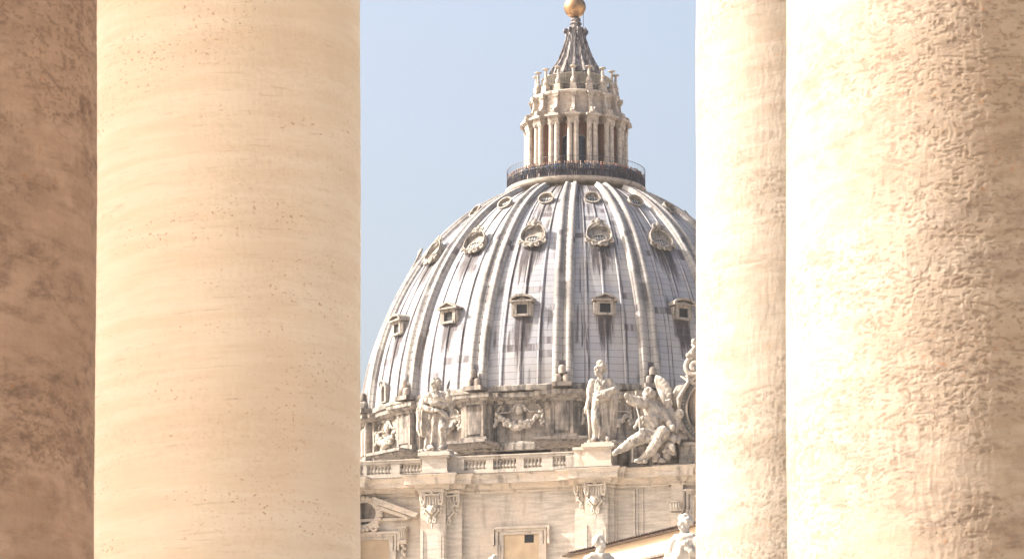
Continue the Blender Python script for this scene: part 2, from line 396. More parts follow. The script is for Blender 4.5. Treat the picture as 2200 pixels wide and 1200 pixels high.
# ================================================================== FOREGROUND COLUMNS
def column(cx, cy, rad, zref, zlo, zhi, th0, th1, mat, label, amp, seed, hidden=False, nth=300, nz=420, joints=()):
    root = empty('stone_column', (cx, cy, 0), 0, label, 'column', 'travertine columns of the colonnade')
    rr = lambda z: rad*(1-.0066*(z-zref))
    b = MB(); b.box(-rad*1.42, rad*1.42, -rad*1.42, rad*1.42, 0, .42)
    b.lathe([(rad*1.38, .424), (rad*1.42, .5), (rad*1.38, .62), (rad*1.2, .66), (rad*1.14, .78), (rad*1.06, .80)], 48)
    b.build('base', mat, root, angle=40)
    z1 = 14.42
    if hidden: th = np.linspace(0, 2*math.pi, 97); zz = np.linspace(.8, z1, 40)
    else:
        th = np.concatenate([np.linspace(th0, th1, nth), np.linspace(th1, th0+2*math.pi, 60)[1:]])
        zz = np.concatenate([np.linspace(.8, zlo, 20)[:-1], np.linspace(zlo, zhi, nz), np.linspace(zhi, z1, 20)[1:]])
    T, Z = np.meshgrid(th[:-1], zz)
    rb = rr(Z); X = np.sin(T)*rb; Y = -np.cos(T)*rb
    x, y, z = X+seed*3.1, Y-seed*1.7, Z+seed
    wx, wy, wz = (fbm(x*11+q, y*11, z*11, 2, 40+q) for q in range(3))
    x = x+.016*wx; y = y+.016*wy; z = z+.012*wz
    x, y = .81*x+.59*y, .81*y-.59*x
    zt = z+.05*x+.03*fbm(x*1.5, y*1.5, z*1.5, 3, 5)
    big = fbm(x*1.6, y*1.6, z*1.3, 3, 1)*.004
    gate = sstep(-.25, .35, fbm(x*1.3, y*1.3, zt*3.2, 3, 9))
    pits = sstep(.30, .60, fbm(x*34, y*34, zt*84, 3, 2))*(.15+.85*gate)
    pits = np.maximum(pits, sstep(.42, .60, fbm(x*46, y*46, zt*100, 2, 21))*gate)
    chip = sstep(.20, .5, fbm(x*5.5, y*5.5, z*7, 4, 3))
    rough = fbm(x*64, y*64, z*52, 4, 4, .62)*.0040
    tool = (vnoise(x*58, y*58, z*8, 6)+.6*vnoise(x*110, y*110, z*18, 7))*.0020
    strat = fbm(x*2.2, y*2.2, zt*24, 4, 8)*.0036
    dr = big+amp*(-.0085*pits-.0026*chip+rough*.45+tool*2.1+strat*.5)
    jm = np.zeros_like(T)
    for zj, ta, tb in joints:
        wob = .012*fbm(T*4, 0*T+zj, 0*T, 3, 12)+.010*T
        g_ = np.exp(-((Z-zj-wob)/.0045)**2)*sstep(ta-.1, ta, T)*(1-sstep(tb, tb+.1, T))*(.55+.45*sstep(-.3, .2, fbm(T*9, 0*T+zj, 0*T, 2, 14)))
        jm = np.maximum(jm, g_)
    dr = dr-.004*jm; pits = np.maximum(pits, .8*jm)
    if hidden: dr *= 0
    k = len(th)-1; m = len(zz)
    rb = rb+dr
    co = np.stack([np.sin(T)*rb, -np.cos(T)*rb, Z], -1).reshape(-1, 3)
    i = np.arange(m-1)[:, None]*k; j = np.arange(k)[None, :]; jn = (j+1) % k
    fc = np.stack([i+j, i+jn, i+k+jn, i+k+j], -1).reshape(-1, 4)
    me = bpy.data.meshes.new('shaft'); me.vertices.add(len(co)); me.vertices.foreach_set('co', co.ravel())
    me.loops.add(fc.size); me.loops.foreach_set('vertex_index', fc.ravel().astype(np.int32))
    me.polygons.add(len(fc)); me.polygons.foreach_set('loop_start', np.arange(len(fc), dtype=np.int32)*4)
    me.update(calc_edges=True)
    at = me.attributes.new('pit', 'FLOAT', 'POINT'); at.data.foreach_set('value', (np.clip(pits+.4*chip, 0, 1)*(.15 if mat is MAT['col_warm'] else .85)*(amp > .1)).ravel().astype(np.float32))
    me.shade_smooth(); me.materials.append(mat)
    o = bpy.data.objects.new('shaft', me); col.objects.link(o); o.parent = root
    c = MB(); r1 = rr(z1)
    c.lathe([(r1*.99, z1), (r1*1.06, z1+.03), (r1*1.0, z1+.08), (r1, z1+.3), (r1*1.08, z1+.34), (r1*1.25, z1+.55), (r1*1.28, z1+.6)], 48)
    c.box(-r1*1.32, r1*1.32, -r1*1.32, r1*1.32, z1+.604, z1+.85)
    c.build('capital', mat, root, angle=40)
    return root
def col_at(u_edge, side, v, Y, rad):
    """axis position of a column whose limb stands at pixel u_edge"""
    e = P(u_edge, v, Y); dirr = Vector((e.x, e.y)).normalized(); s = Vector((dirr.y, -dirr.x))*side
    return e.x+s.x*rad, e.y+s.y*rad, e.z
RC = .77
def zr(Y): return P(1100, 1240, Y-RC)[2]-.1, P(1100, -40, Y+RC)[2]+.1
x1, y1, zz1 = col_at(206, -1, 600, 13.4, RC)
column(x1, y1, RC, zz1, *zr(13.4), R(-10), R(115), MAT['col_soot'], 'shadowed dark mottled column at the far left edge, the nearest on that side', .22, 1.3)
x2, y2, zz2 = col_at(774, -1, 600, 20.5, RC*1.02)
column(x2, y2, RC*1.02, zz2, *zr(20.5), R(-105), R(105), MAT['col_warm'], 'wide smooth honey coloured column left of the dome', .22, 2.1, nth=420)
x3, y3, zz3 = col_at(1495, 1, 600, 23.0, RC)
zj3 = lambda v: P(1600, v, 22.4)[2]
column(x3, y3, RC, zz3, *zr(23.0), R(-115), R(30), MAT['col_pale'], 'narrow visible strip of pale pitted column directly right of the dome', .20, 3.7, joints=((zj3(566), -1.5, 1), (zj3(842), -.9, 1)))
x4, y4, zz4 = col_at(1690, 1, 600, 15.2, .785)
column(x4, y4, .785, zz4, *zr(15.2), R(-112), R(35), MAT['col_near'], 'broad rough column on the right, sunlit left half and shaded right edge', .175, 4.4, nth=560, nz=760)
# the next column of the row, out of the picture: its shadow keeps the sun off the honey coloured one
column(x2-2.8, y2-.50, RC*1.0, 6, 3, 8, 0, 1, MAT['col_warm'], 'unseen column of the same row beyond the left edge', 0, 5.0, hidden=True)
column(x2-3.3, y2-3.5, RC, 6, 3, 8, 0, 1, MAT['col_warm'], 'unseen column added between the rows beyond the left edge to block sky light', 0, 7.0, hidden=True)  # the four columns from here on are added to block sky light
column(x2-5.9, y2-1.75, RC, 6, 3, 8, 0, 1, MAT['col_warm'], 'unseen outer column added beyond the left edge to block sky light', 0, 8.0, hidden=True)
column(x2-5.9, y2+1.15, RC, 6, 3, 8, 0, 1, MAT['col_warm'], 'unseen farther outer column added beyond the left edge to block sky light', 0, 9.0, hidden=True)
column(x1-4.4, y1-.2, RC, 6, 3, 8, 0, 1, MAT['col_soot'], 'unseen nearer column added beyond the left edge to block sky light', 0, 6.0, hidden=True)
rf = MB(); rf.box(-6.0, 26, -14, 27, 15.34, 16.4); rf.box(-6.5, 26.6, -14.6, 27.6, 16.402, 16.9)
for yb in (y1, (y2+y3)/2-.6): rf.box(-5.9, 25.8, yb-.7, yb+.7, 15.28, 15.338)
tag(rf.build('colonnade_roof', MAT['col_pale']), 'stone roof slab carried by the travertine columns, above the picture', 'roof')

# ================================================================== DOME
YD = 390.0
XD = P(1238, 600, YD)[0]
dome = empty('church_dome', (XD, YD, 0), 0, 'great ribbed lead dome with dormer windows and columned lantern behind the church front', 'dome')
AZ0 = -4.5
AZ_RIB = [AZ0+22.5*i for i in range(-4, 5)]
AZ_MID = [AZ0+11.25+22.5*i for i in range(-4, 4)]
def zf(v, r): return P(1238, v, YD-r)[2]
# outline of the dome as measured -> generator curve
SIL = [(778, 846), (779, 829), (782, 803), (800, 739), (811, 717), (832, 672), (861, 621), (891, 573), (931, 533), (971, 493), (1027, 451), (1088, 420)]
pr = []
tilt = [0.0]*len(SIL)
for it in range(5):
    pr = []
    for (u, v), t in zip(SIL, tilt):
        e = math.atan2(P(1238, v, YD)[2]-1.7, YD)
        ca = min(.8, max(0, math.tan(t)*math.tan(e))); sa = math.sqrt(1-ca*ca)
        r = (P(1238, v, YD)[0]-P(u, v, YD)[0])/sa
        z = P(1238, v, YD-r*ca)[2]
        pr.append((r, z))
    tilt = []
    for i in range(len(pr)):
        a, b = pr[max(i-1, 0)], pr[min(i+1, len(pr)-1)]
        tilt.append(math.atan2(a[0]-b[0], max(.01, b[1]-a[1])))
# smooth the curve: fit r as polynomial of arc parameter
pa = np.array(pr); pa[:, 0] -= .22
q = np.concatenate([[0], np.cumsum(np.hypot(np.diff(pa[:, 0]), np.diff(pa[:, 1])))]); q /= q[-1]
cr = np.polyfit(q, pa[:, 0], 4); cz = np.polyfit(q, pa[:, 1], 4)
qq = np.linspace(0, 1.0, 181)
PR, PZ = np.polyval(cr, qq), np.polyval(cz, qq)
ZB = zf(826, 22.9)
PZ = PZ+(ZB-PZ[0])*(1-qq)**3
SL = np.concatenate([[0], np.cumsum(np.hypot(np.diff(PR), np.diff(PZ)))])     # metres along the curve
NRr = np.gradient(PZ, SL); NRz = -np.gradient(PR, SL)                          # outward normal
def at_v(v, az, lift=0):
    best = None
    for r, z in zip(PR, PZ):
        vv = proj((XD+r*math.sin(R(az)), YD-r*math.cos(R(az)), z))[1]
        if best is None or abs(vv-v) < best[0]: best = (abs(vv-v), r, z)
    return best[1], best[2]
ROW_A = at_v(430, 6.75); ROW_B = at_v(511, 6.75); ROW_C = at_v(658, 6.75)

def grid_mesh(name, co, nu, nv, uvs, mat, attrs, parent, closed_u=False, smooth=True):
    i = np.arange(nv-1)[:, None]*nu; k = nu if closed_u else nu-1
    j = np.arange(k)[None, :]; jn = (j+1) % nu
    fc = np.stack([i+j, i+jn, i+nu+jn, i+nu+j], -1).reshape(-1, 4)
    me = bpy.data.meshes.new(name); me.vertices.add(len(co)); me.vertices.foreach_set('co', co.ravel())
    me.loops.add(fc.size); me.loops.foreach_set('vertex_index', fc.ravel().astype(np.int32))
    me.polygons.add(len(fc)); me.polygons.foreach_set('loop_start', np.arange(len(fc), dtype=np.int32)*4)
    me.update(calc_edges=True)
    uvl = me.uv_layers.new(name='UVMap'); uvl.data.foreach_set('uv', uvs[fc.ravel()].ravel().astype(np.float32))
    for nm, a in attrs.items():
        at = me.attributes.new(nm, 'FLOAT', 'POINT'); at.data.foreach_set('value', a.ravel().astype(np.float32))
    if smooth: me.shade_smooth(); me.set_sharp_from_angle(angle=R(35))
    me.materials.append(mat)
    o = bpy.data.objects.new(name, me); col.objects.link(o)
    if parent: o.parent = parent
    return o
# ---- shell: 16 gores, each with three rolled seams
pu = [0.0]
for c in (.28, .50, .72):
    w = .020
    pu += [c-.07, c-w-.004, c-w, c-w*.6, c, c+w*.6, c+w, c+w+.004, c+.05]
pu = sorted(set(np.round(np.concatenate([pu, np.linspace(0, 1, 24)[:-1]]), 4)))
pu = np.array(pu)
roll = np.zeros_like(pu); bay = np.zeros_like(pu)
for c in (.28, .50, .72):
    d = np.abs(pu-c)/.0201
    roll = np.maximum(roll, np.sqrt(np.clip(1-d**2, 0, 1))); bay += (pu > c)
azs, rol, bays, pus, gid = [], [], [], [], []
for gore in range(16):
    azs.append(AZ0+22.5*(gore-8)+22.5*pu); rol.append(roll); bays.append(gore*4+np.interp(pu, [0, .28, .5, .72, 1], [0, 1, 2, 3, 3.9999])); pus.append(pu); gid.append(np.full_like(pu, gore))
azs, rol, bays, pus, gid = map(np.concatenate, (azs, rol, bays, pus, gid))
nu = len(azs); nv = len(qq)
A, I = np.meshgrid(R(1)*azs, np.arange(nv))
rl = np.tile(rol, (nv, 1)); hh = .16*np.clip(PR/PR[0], .45, 1)[:, None]*rl
rr = PR[:, None]+hh*NRr[:, None]; zz = PZ[:, None]+hh*NRz[:, None]
co = np.stack([np.sin(A)*rr, -np.cos(A)*rr, np.broadcast_to(zz, rr.shape)], -1).reshape(-1, 3)
uvs = np.stack([np.tile(bays, (nv, 1)), np.tile(SL[:, None], (1, nu))], -1).reshape(-1, 2)
az_m = np.tile(azs, (nv, 1)); SLm = np.tile(SL[:, None], (1, nu)); PU = np.tile(pus, (nv, 1))
wm = (PU-.5)*(R(22.5)*PR[:, None])            # metres from the gore's middle
streak = fbm(az_m*17.0, SLm*.15, gid[None, :]*7.7+0*SLm, 4, 31)
stain = np.zeros_like(wm)
def s_of_z(z): return np.interp(z, PZ, SL)
for (r_, z_), hw, ln, st in ((ROW_A, .8, 3.5, .9), (ROW_B, 1.3, 6.5, 1.5), (ROW_C, .95, 6.0, 1.7)):
    s0 = s_of_z(z_)-.7
    below = s0-SLm
    ln2 = ln*(.55+.75*(vnoise(az_m*4.2, gid[None, :]*3.3+0*SLm, 0*SLm, 77)*.5+.5))
    mk = sstep(-.3, .3, below)*(1-sstep(.25, 1.0, below/ln2))*(1-sstep(.6, 1.25, np.abs(wm)/hw))
    stain += .62*st*mk
# dark runs beside the seams and soot near the top ring and over the upper gores
seam = np.zeros_like(wm)
for c in (.28, .50, .72): seam = np.maximum(seam, 1-sstep(.01, .028, np.abs(PU-c-.024)))
stain += .75*seam*sstep(-.35, .3, fbm(az_m*2, SLm*.25, 0*SLm+3, 3, 55))
stain += .8*sstep(SL[-1]-4.5, SL[-1]-.3, SLm+1.6*streak)
stain += .8*sstep(.2, .6, streak)*sstep(-.1, .4, fbm(az_m*.25, SLm*.18, 0*SLm, 3, 91))
edge = np.minimum(PU, 1-PU)*R(22.5)*PR[:, None]
stain += .22*(1-sstep(.9, 1.35, edge))
shell = grid_mesh('dome_shell', co, nu, nv, uvs, MAT['lead'], {'streak': streak, 'stain': np.clip(stain, 0, 1)}, dome, closed_u=True)
# ---- ribs
step = [(-1.0, -.25), (-1.0, .22), (-.93, .30), (-.84, .30), (-.84, .52), (-.78, .58), (-.34, .58), (-.30, .40), (.30, .40), (.34, .58), (.78, .58), (.84, .52), (.84, .30), (.93, .30), (1.0, .22), (1.0, -.25)]
qs = np.array([p[0] for p in step]); qh = np.array([p[1] for p in step])
wid = 1.08*(.50+.50*np.clip(PR/PR[0], 0, 1))[:, None]
hgt = (.55+.45*np.clip(PR/PR[0], 0, 1))[:, None]*1.15
xx = qs[None, :]*wid; h2 = qh[None, :]*hgt
rr = PR[:, None]+h2*NRr[:, None]; zz = PZ[:, None]+h2*NRz[:, None]
co = np.stack([xx+0*rr, -rr+0*xx, zz+0*xx], -1).reshape(-1, 3)
uvs = np.stack([np.tile(np.array([0, 0, 0, 0, 0, 1, 1, 2, 2, 3, 3, 4, 4, 4, 4, 4])+.5, (nv, 1)), np.tile(SL[:, None], (1, len(step)))], -1).reshape(-1, 2)
S2 = np.tile(SL[:, None], (1, len(step)))
str2 = fbm(xx*3, S2*.2, 0*S2, 4, 8); groove = (np.abs(qs) < .36)[None, :]*1.0
st2 = .3*groove*sstep(-.4, .3, fbm(S2*.5, 0*S2, 0*S2, 3, 5))+.5*sstep(.3, .8, str2)
ribs = []
for az in AZ_RIB:
    if not ribs:
        o = grid_mesh('rib', co, len(step), nv, uvs, MAT['lead_rib'], {'streak': str2, 'stain': np.clip(st2, 0, 1)}, dome, smooth=False)
        # row of small iron hooks up the groove, joined by an added thin tube, a sub-part
        hk = MB(); cb = []
        for s_ in np.arange(1.2, SL[-1]-.6, .92):
            r_ = np.interp(s_, SL, PR); z_ = np.interp(s_, SL, PZ); nr = np.interp(s_, SL, NRr); nz = np.interp(s_, SL, NRz)
            hh_ = .40*1.15*(.55+.45*r_/PR[0])
            hk.ell((0, -(r_+nr*(hh_+.05)), z_+nz*(hh_+.05)), (.06, .07, .10), None, 6, 4); cb.append((0, -(r_+nr*(hh_+.02)), z_+nz*(hh_+.02)))
        hk.tube(cb, .022, 5); hk.build('joined_lamp_hooks', MAT['iron'], o)
        # papal mounts at the foot of the rib: three rounded stones
        mt = MB(); r_ = PR[0]+.95
        for x_, z_, h_ in ((-.40, .0, .85), (.40, .0, .85), (0, .9, .9)):
            mt.lathe([(.37, ZB+.1+z_), (.37, ZB+.1+z_+h_*.62), (.32, ZB+.1+z_+h_*.82), (.22, ZB+.1+z_+h_*.95), (.0, ZB+.1+z_+h_)], 14, (x_, -r_, 0))
        mt.box(-1.0, 1.0, -r_-.5, -r_+.9, ZB-.35, ZB+.1)
        mt.build('rounded_stone_mounts', MAT['attic'], o, angle=40)
    else: o = copy_tree(ribs[0], dome)
    o.rotation_euler = (0, 0, R(az)); ribs.append(o)
# ---- dormers: round, cartouche and pedimented rows
class TB(MB):
    """builder that leans what it holds back against the dome"""
    piv = (0, 0, 0); lean = 0
    def build(s, *a, **k):
        t = Matrix.Translation(Vector(TB.piv)); s.xf(t @ Matrix.Rotation(-TB.lean, 4, 'X') @ t.inverted())
        return MB.build(s, *a, **k)
def oculus():
    r, z = ROW_A; y = -(r+.30); TB.piv = (0, -r, z); TB.lean = R(34); MB = TB
    m = MB(); m.ring(circle(.86, .82, 0, z+.15), circle(.74, .70, 0, z+.15), y-.06, y+2.0)
    m.ring(circle(.90, .86, 0, z+.15), circle(.74, .70, 0, z+.15), y-.12, y-.062)
    o = m.build('round_dormer', MAT['dormer'], dome, angle=30)
    pn = MB(); pn.prism(circle(.735, .695, 0, z+.15), y+.26, y+.3); pn.build('plaster_disc', MAT['dormer'], o)
    gl = MB(); gl.prism([(-.55, z+.02)]+[(.55*math.cos(a), z+.02+.48*math.sin(a)) for a in np.linspace(math.pi, 0, 11)][1:-1]+[(.55, z+.02)], y+.22, y+.257)
    gl.build('pane', MAT['glass'], o)
    b = MB()
    for x_ in (-.28, 0, .28): b.box(x_-.02, x_+.02, y+.18, y+.219, z+.02, z+.02+.48*math.sqrt(max(0, 1-(x_/.55)**2)))
    b.box(-.54, .54, y+.17, y+.179, z+.22, z+.27); b.build('glazing_bars', MAT['muntin'], o)
    return o
def egg(w, h, cx, cz, n=36):
    o = []
    for i in range(n):
        a = 2*math.pi*i/n; zz_ = math.cos(a); xw = math.sin(a)
        o.append((cx+w*xw*(1-.10*zz_), cz+h*(zz_ if zz_ > 0 else zz_*.8)))
    return o
def cartouche():
    r, z = ROW_B; y = -(r+.26); TB.piv = (0, -r, z); TB.lean = R(31); MB = TB
    m = MB(); zc = z+.05
    m.ring(egg(1.30, 1.42, 0, zc), egg(1.16, 1.26, 0, zc), y-.2, y+1.6)
    m.prism(egg(1.17, 1.25, 0, zc), y+.02, y+.3)
    # hood lip
    lip = [(p[0], y-.22-.22*max(0, (p[1]-zc)/1.45)**2, p[1]) for p in egg(1.31, 1.43, 0, zc)]
    m.tube(lip+[lip[0]], .10, 7)
    o = m.build('cartouche_dormer', MAT['dormer'], dome, angle=35)
    f = MB(); f.ring(circle(.86, .56, 0, zc-.38), circle(.68, .40, 0, zc-.38), y-.14, y+.019); f.build('oval_frame', MAT['dormer'], o)
    gl = MB(); gl.prism(circle(.679, .399, 0, zc-.38), y-.03, y+.018); gl.build('pane', MAT['glass'], o)
    b = MB()
    for x_ in (-.42, -.14, .14, .42):
        h_ = .39*math.sqrt(1-(x_/.68)**2); b.box(x_-.02, x_+.02, y-.08, y-.031, zc-.38-h_, zc-.38+h_)
    b.box(-.66, .66, y-.09, y-.033, zc-.345, zc-.305); b.box(-.6, .6, y-.09, y-.033, zc-.545, zc-.51); b.build('glazing_bars', MAT['muntin'], o)
    s = MB()
    for sg in (-1, 1):
        s.tube([(sg*p[0], y-.5, p[1]) for p in spiral(.42, zc+1.45, .34, .08, 1.3, math.pi*.9, -1)], .11, 6)
        s.tube([(sg*p[0], y-.25, p[1]) for p in spiral(.62, zc-1.22, .36, .08, 1.4, math.pi*.4, 1)], .12, 6)
        s.tube([(sg*p[0], y-.28, p[1]) for p in spiral(1.22, zc-.82, .30, .07, 1.2, -math.pi*.5, 1)], .11, 6)
    s.ell((0, y-.55, zc+1.55), (.34, .22, .30)); s.ell((0, y-.55, zc+1.85), (.2, .16, .22)); s.ell((0, y-.3, zc-1.38), (.3, .18, .26))
    s.tube([(-.3, y-.5, zc+1.3), (0, y-.55, zc+1.15), (.3, y-.5, zc+1.3)], .1, 6)
    for sg in (-1, 1): s.tube([(sg*a_[0], y-.36-.2*max(0, a_[1]/1.45), zc+a_[1]) for a_ in [(p[0], p[1]-zc) for p in egg(1.33, 1.44, 0, zc)][0:19]], .07, 6)
    s.build('scroll_crest', MAT['dormer'], o, True)
    return o
def pedimented(seg):
    r, z = ROW_C; y = -(r+.66); zc = z-.25
    m = MB(); m.ring([(-.95, zc-.72), (-.95, zc+.75), (.95, zc+.75), (.95, zc-.72)], [(-.56, zc-.48), (-.56, zc+.5), (.56, zc+.5), (.56, zc-.48)], y, y+2.0)
    m.box(-.74, .74, y-.12, y-.002, zc-.72, zc-.5); m.box(-1.15, -.954, y+.12, y+1.4, zc-.65, zc+.6); m.box(.954, 1.15, y+.12, y+1.4, zc-.65, zc+.6)
    o = m.build('pedimented_dormer', MAT['dormer'], dome)
    d = MB(); d.box(-.559, .559, y+.24, y+.27, zc-.479, zc+.499); d.build('dark_opening', MAT['dark'], o)
    t = MB(); zb = zc+.752
    t.box(-1.32, 1.32, y-.34, y+2.2, zb, zb+.16)
    if seg:
        top = [(1.32*math.cos(a)*1.0, zb+.162+.62*math.sin(a)) for a in np.linspace(0, math.pi, 13)]
        inn = [(1.05*math.cos(a), zb+.162+.40*math.sin(a)) for a in np.linspace(0, math.pi, 13)]
        t.prism(top+inn[::-1], y-.34, y+2.2)
    else:
        t.prism([(-1.36, zb+.162), (0, zb+.80), (1.36, zb+.162), (1.02, zb+.162), (0, zb+.62), (-1.02, zb+.162)], y-.34, y+2.2)
    t.prism([(-1.0, zb+.163), (0, zb+.5), (1.0, zb+.163)], y-.02, y+2.0)
    t.build('pediment', MAT['dormer'], o)
    return o
protoA = protoB = None; protoC = {}
for k, az in enumerate(AZ_MID+[AZ_MID[-1]+22.5]):
    if protoA is None: a = protoA = oculus(); b = protoB = cartouche()
    else: a = copy_tree(protoA, dome); b = copy_tree(protoB, dome)
    seg = (k % 2 == 1)
    if k == 0: c = b
    elif seg not in protoC: c = protoC[seg] = pedimented(seg)
    else: c = copy_tree(protoC[seg], dome)
    for o in (a, b, c): o.rotation_euler = (0, 0, R(az))
# little arched hatch at the foot of one gore on the left
h = MB(); y = -(PR[0]+.35); h.ring([(-.62, ZB+.2), (-.62, ZB+1.9), (0, ZB+2.45), (.62, ZB+1.9), (.62, ZB+.2)], [(-.36, ZB+.35), (-.36, ZB+1.8), (0, ZB+2.1), (.36, ZB+1.8), (.36, ZB+.35)], y, y+1.2)
h.tube([(-.75, y-.1, ZB+2.0), (-.4, y-.15, ZB+2.42), (0, y-.15, ZB+2.55), (.4, y-.15, ZB+2.42), (.75, y-.1, ZB+2.0)], .1, 6)
ho = h.build('arched_hatch', MAT['dormer'], dome); ho.rotation_euler = (0, 0, R(AZ0-56.25-1))
d = MB(); d.box(-.359, .359, y+.5, y+.55, ZB+.351, ZB+2.1); d.build('dark_opening', MAT['dark'], ho)

# ---- attic of the drum
def polar_path(rw, rp, hw, a0=-104, a1=104, mid=None):
    pts = []
    def arc(r, s, e):
        n = max(2, int(abs(e-s)/1.5))
        for i in range(n+1):
            a = R(s+(e-s)*i/n); pts.append((r*math.sin(a), -r*math.cos(a)))
    cur = a0
    for i in range(-4, 6):
        az = AZ0+22.5*i
        if az-hw < a0 or az+hw > a1: continue
        if mid: arc(rw, cur, az-hw*1.55); arc(mid, az-hw*1.55, az-hw); arc(rp, az-hw, az+hw); arc(mid, az+hw, az+hw*1.55); cur = az+hw*1.55
        else: arc(rw, cur, az-hw); arc(rp, az-hw, az+hw); cur = az+hw
    arc(rw, cur, a1)
    return pts
RW = 22.9; RP = 24.0
z_c1, z_c0 = zf(835, RP+.8), zf(850, RP+.8)
z_b = zf(938, RW)
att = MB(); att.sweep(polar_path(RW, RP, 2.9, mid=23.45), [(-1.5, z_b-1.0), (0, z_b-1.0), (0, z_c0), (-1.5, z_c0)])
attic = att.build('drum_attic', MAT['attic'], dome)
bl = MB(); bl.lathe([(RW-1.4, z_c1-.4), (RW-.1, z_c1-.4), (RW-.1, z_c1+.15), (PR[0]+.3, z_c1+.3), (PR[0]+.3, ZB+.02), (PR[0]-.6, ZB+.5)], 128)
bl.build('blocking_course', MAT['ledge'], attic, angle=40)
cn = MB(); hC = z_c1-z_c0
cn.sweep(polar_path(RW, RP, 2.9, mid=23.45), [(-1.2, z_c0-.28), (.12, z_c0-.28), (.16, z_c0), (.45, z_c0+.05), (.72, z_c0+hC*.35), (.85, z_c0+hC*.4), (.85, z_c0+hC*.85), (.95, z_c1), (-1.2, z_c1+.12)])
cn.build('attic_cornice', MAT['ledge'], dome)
pl = MB()
for s_ in (-1, 1):
    pl.box(s_*.95-.16, s_*.95+.16, -RP-.12, -RP+.3, z_b+.25, z_c0-.3)
pl.box(-.74, .74, -RP-.1, -RP+.3, z_b+.5, z_c0-.55); pl.box(-1.5, 1.5, -RP-.2, -RP+.3, z_b-.5, z_b+.2)
p0 = pl.build('pier_panel', MAT['attic'], attic)
for k, az in enumerate(AZ_RIB):
    o = p0 if k == 0 else copy_tree(p0, attic)
    o.rotation_euler = (0, 0, R(az))
bm_ = MB(); bm_.sweep(polar_path(RW, RP, 2.9, mid=23.45), [(-.5, z_b-1.2), (.35, z_b-1.2), (.35, z_b-.55), (.12, z_b-.3), (-.5, z_b-.25)])
bm_.build('attic_base_moulding', MAT['ledge'], attic)
# garlands
zg = zf(880, RW)
rnd = random.Random(3)
gm = MB()
def onw(x, z, lift=.25): a = x/RW; return ((RW+lift)*math.sin(a), -(RW+lift)*math.cos(a), z)
for i in range(27):
    t = -1+2*i/26; x = 2.25*t; z = zg-.2-1.35*(1-t*t)**.8
    s_ = .20+.13*(1-t*t)
    for q in range(3): gm.ell(onw(x+rnd.uniform(-.08, .08), z+rnd.uniform(-.22, .22)*(1.3-t*t), .18+rnd.uniform(0, .3)), (s_*rnd.uniform(.75, 1.1),)*3, None, 7, 5)
for sg in (-1, 1):
    for q in range(9):
        gm.ell(onw(sg*2.42+rnd.uniform(-.2, .2)*(q/8+.2), zg-.05-q*.17, .2+rnd.uniform(0, .2)), (.15+.012*q,)*3, None, 7, 5)
    gm.tube([onw(sg*2.3, zg, .2), onw(sg*2.05, zg+.55, .2), onw(sg*1.7, zg+.8, .2), onw(sg*2.3, zg+.35, .15)], .10, 6)
    gm.tube([onw(sg*2.3, zg-.1, .25), onw(sg*1.1, zg-.1, .22), onw(sg*.7, zg+.3, .22)], .09, 6)
gm.ell(onw(0, zg+.05, .22), (.42, .3, .52)); 
for q in range(9):
    a = math.pi*q/8; gm.ell(onw(.62*math.cos(a), zg+.1+.58*math.sin(a), .15), (.2, .15, .2), None, 7, 5)
g0 = gm.build('garland', MAT['statue'], attic, True)
for k, az in enumerate(AZ_MID):
    o = g0 if k == 0 else copy_tree(g0, attic)
    o.rotation_euler = (0, 0, R(az))
# buttress heads of the drum below
zt, zl = zf(936, 26.6), zf(949, 26.6)
bt = MB()
bt.prism([(-2.75, zt-.28), (-2.75, zt), (2.75, zt), (2.75, zt-.28)], -26.9, -RW)
bt.prism([(-2.45, zl+.1), (-2.6, zt-.284), (2.6, zt-.284), (2.45, zl+.1)], -26.6, -RW)
bt.box(-1.2, 1.2, -23.0, -20, zl-8, zl+.098)
b0 = bt.build('buttress_head', MAT['ledge_soot_shade'], dome)  # dark colour carries the stained top and the shade under the slab
for k, az in enumerate(AZ_RIB):
    o = b0 if k == 0 else copy_tree(b0, dome)
    o.rotation_euler = (0, 0, R(az))
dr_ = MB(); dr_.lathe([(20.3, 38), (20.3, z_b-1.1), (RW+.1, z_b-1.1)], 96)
dr_.build('drum', MAT['ledge_soot_shade'], dome, angle=40)  # dark colour stands in for the shade below the attic

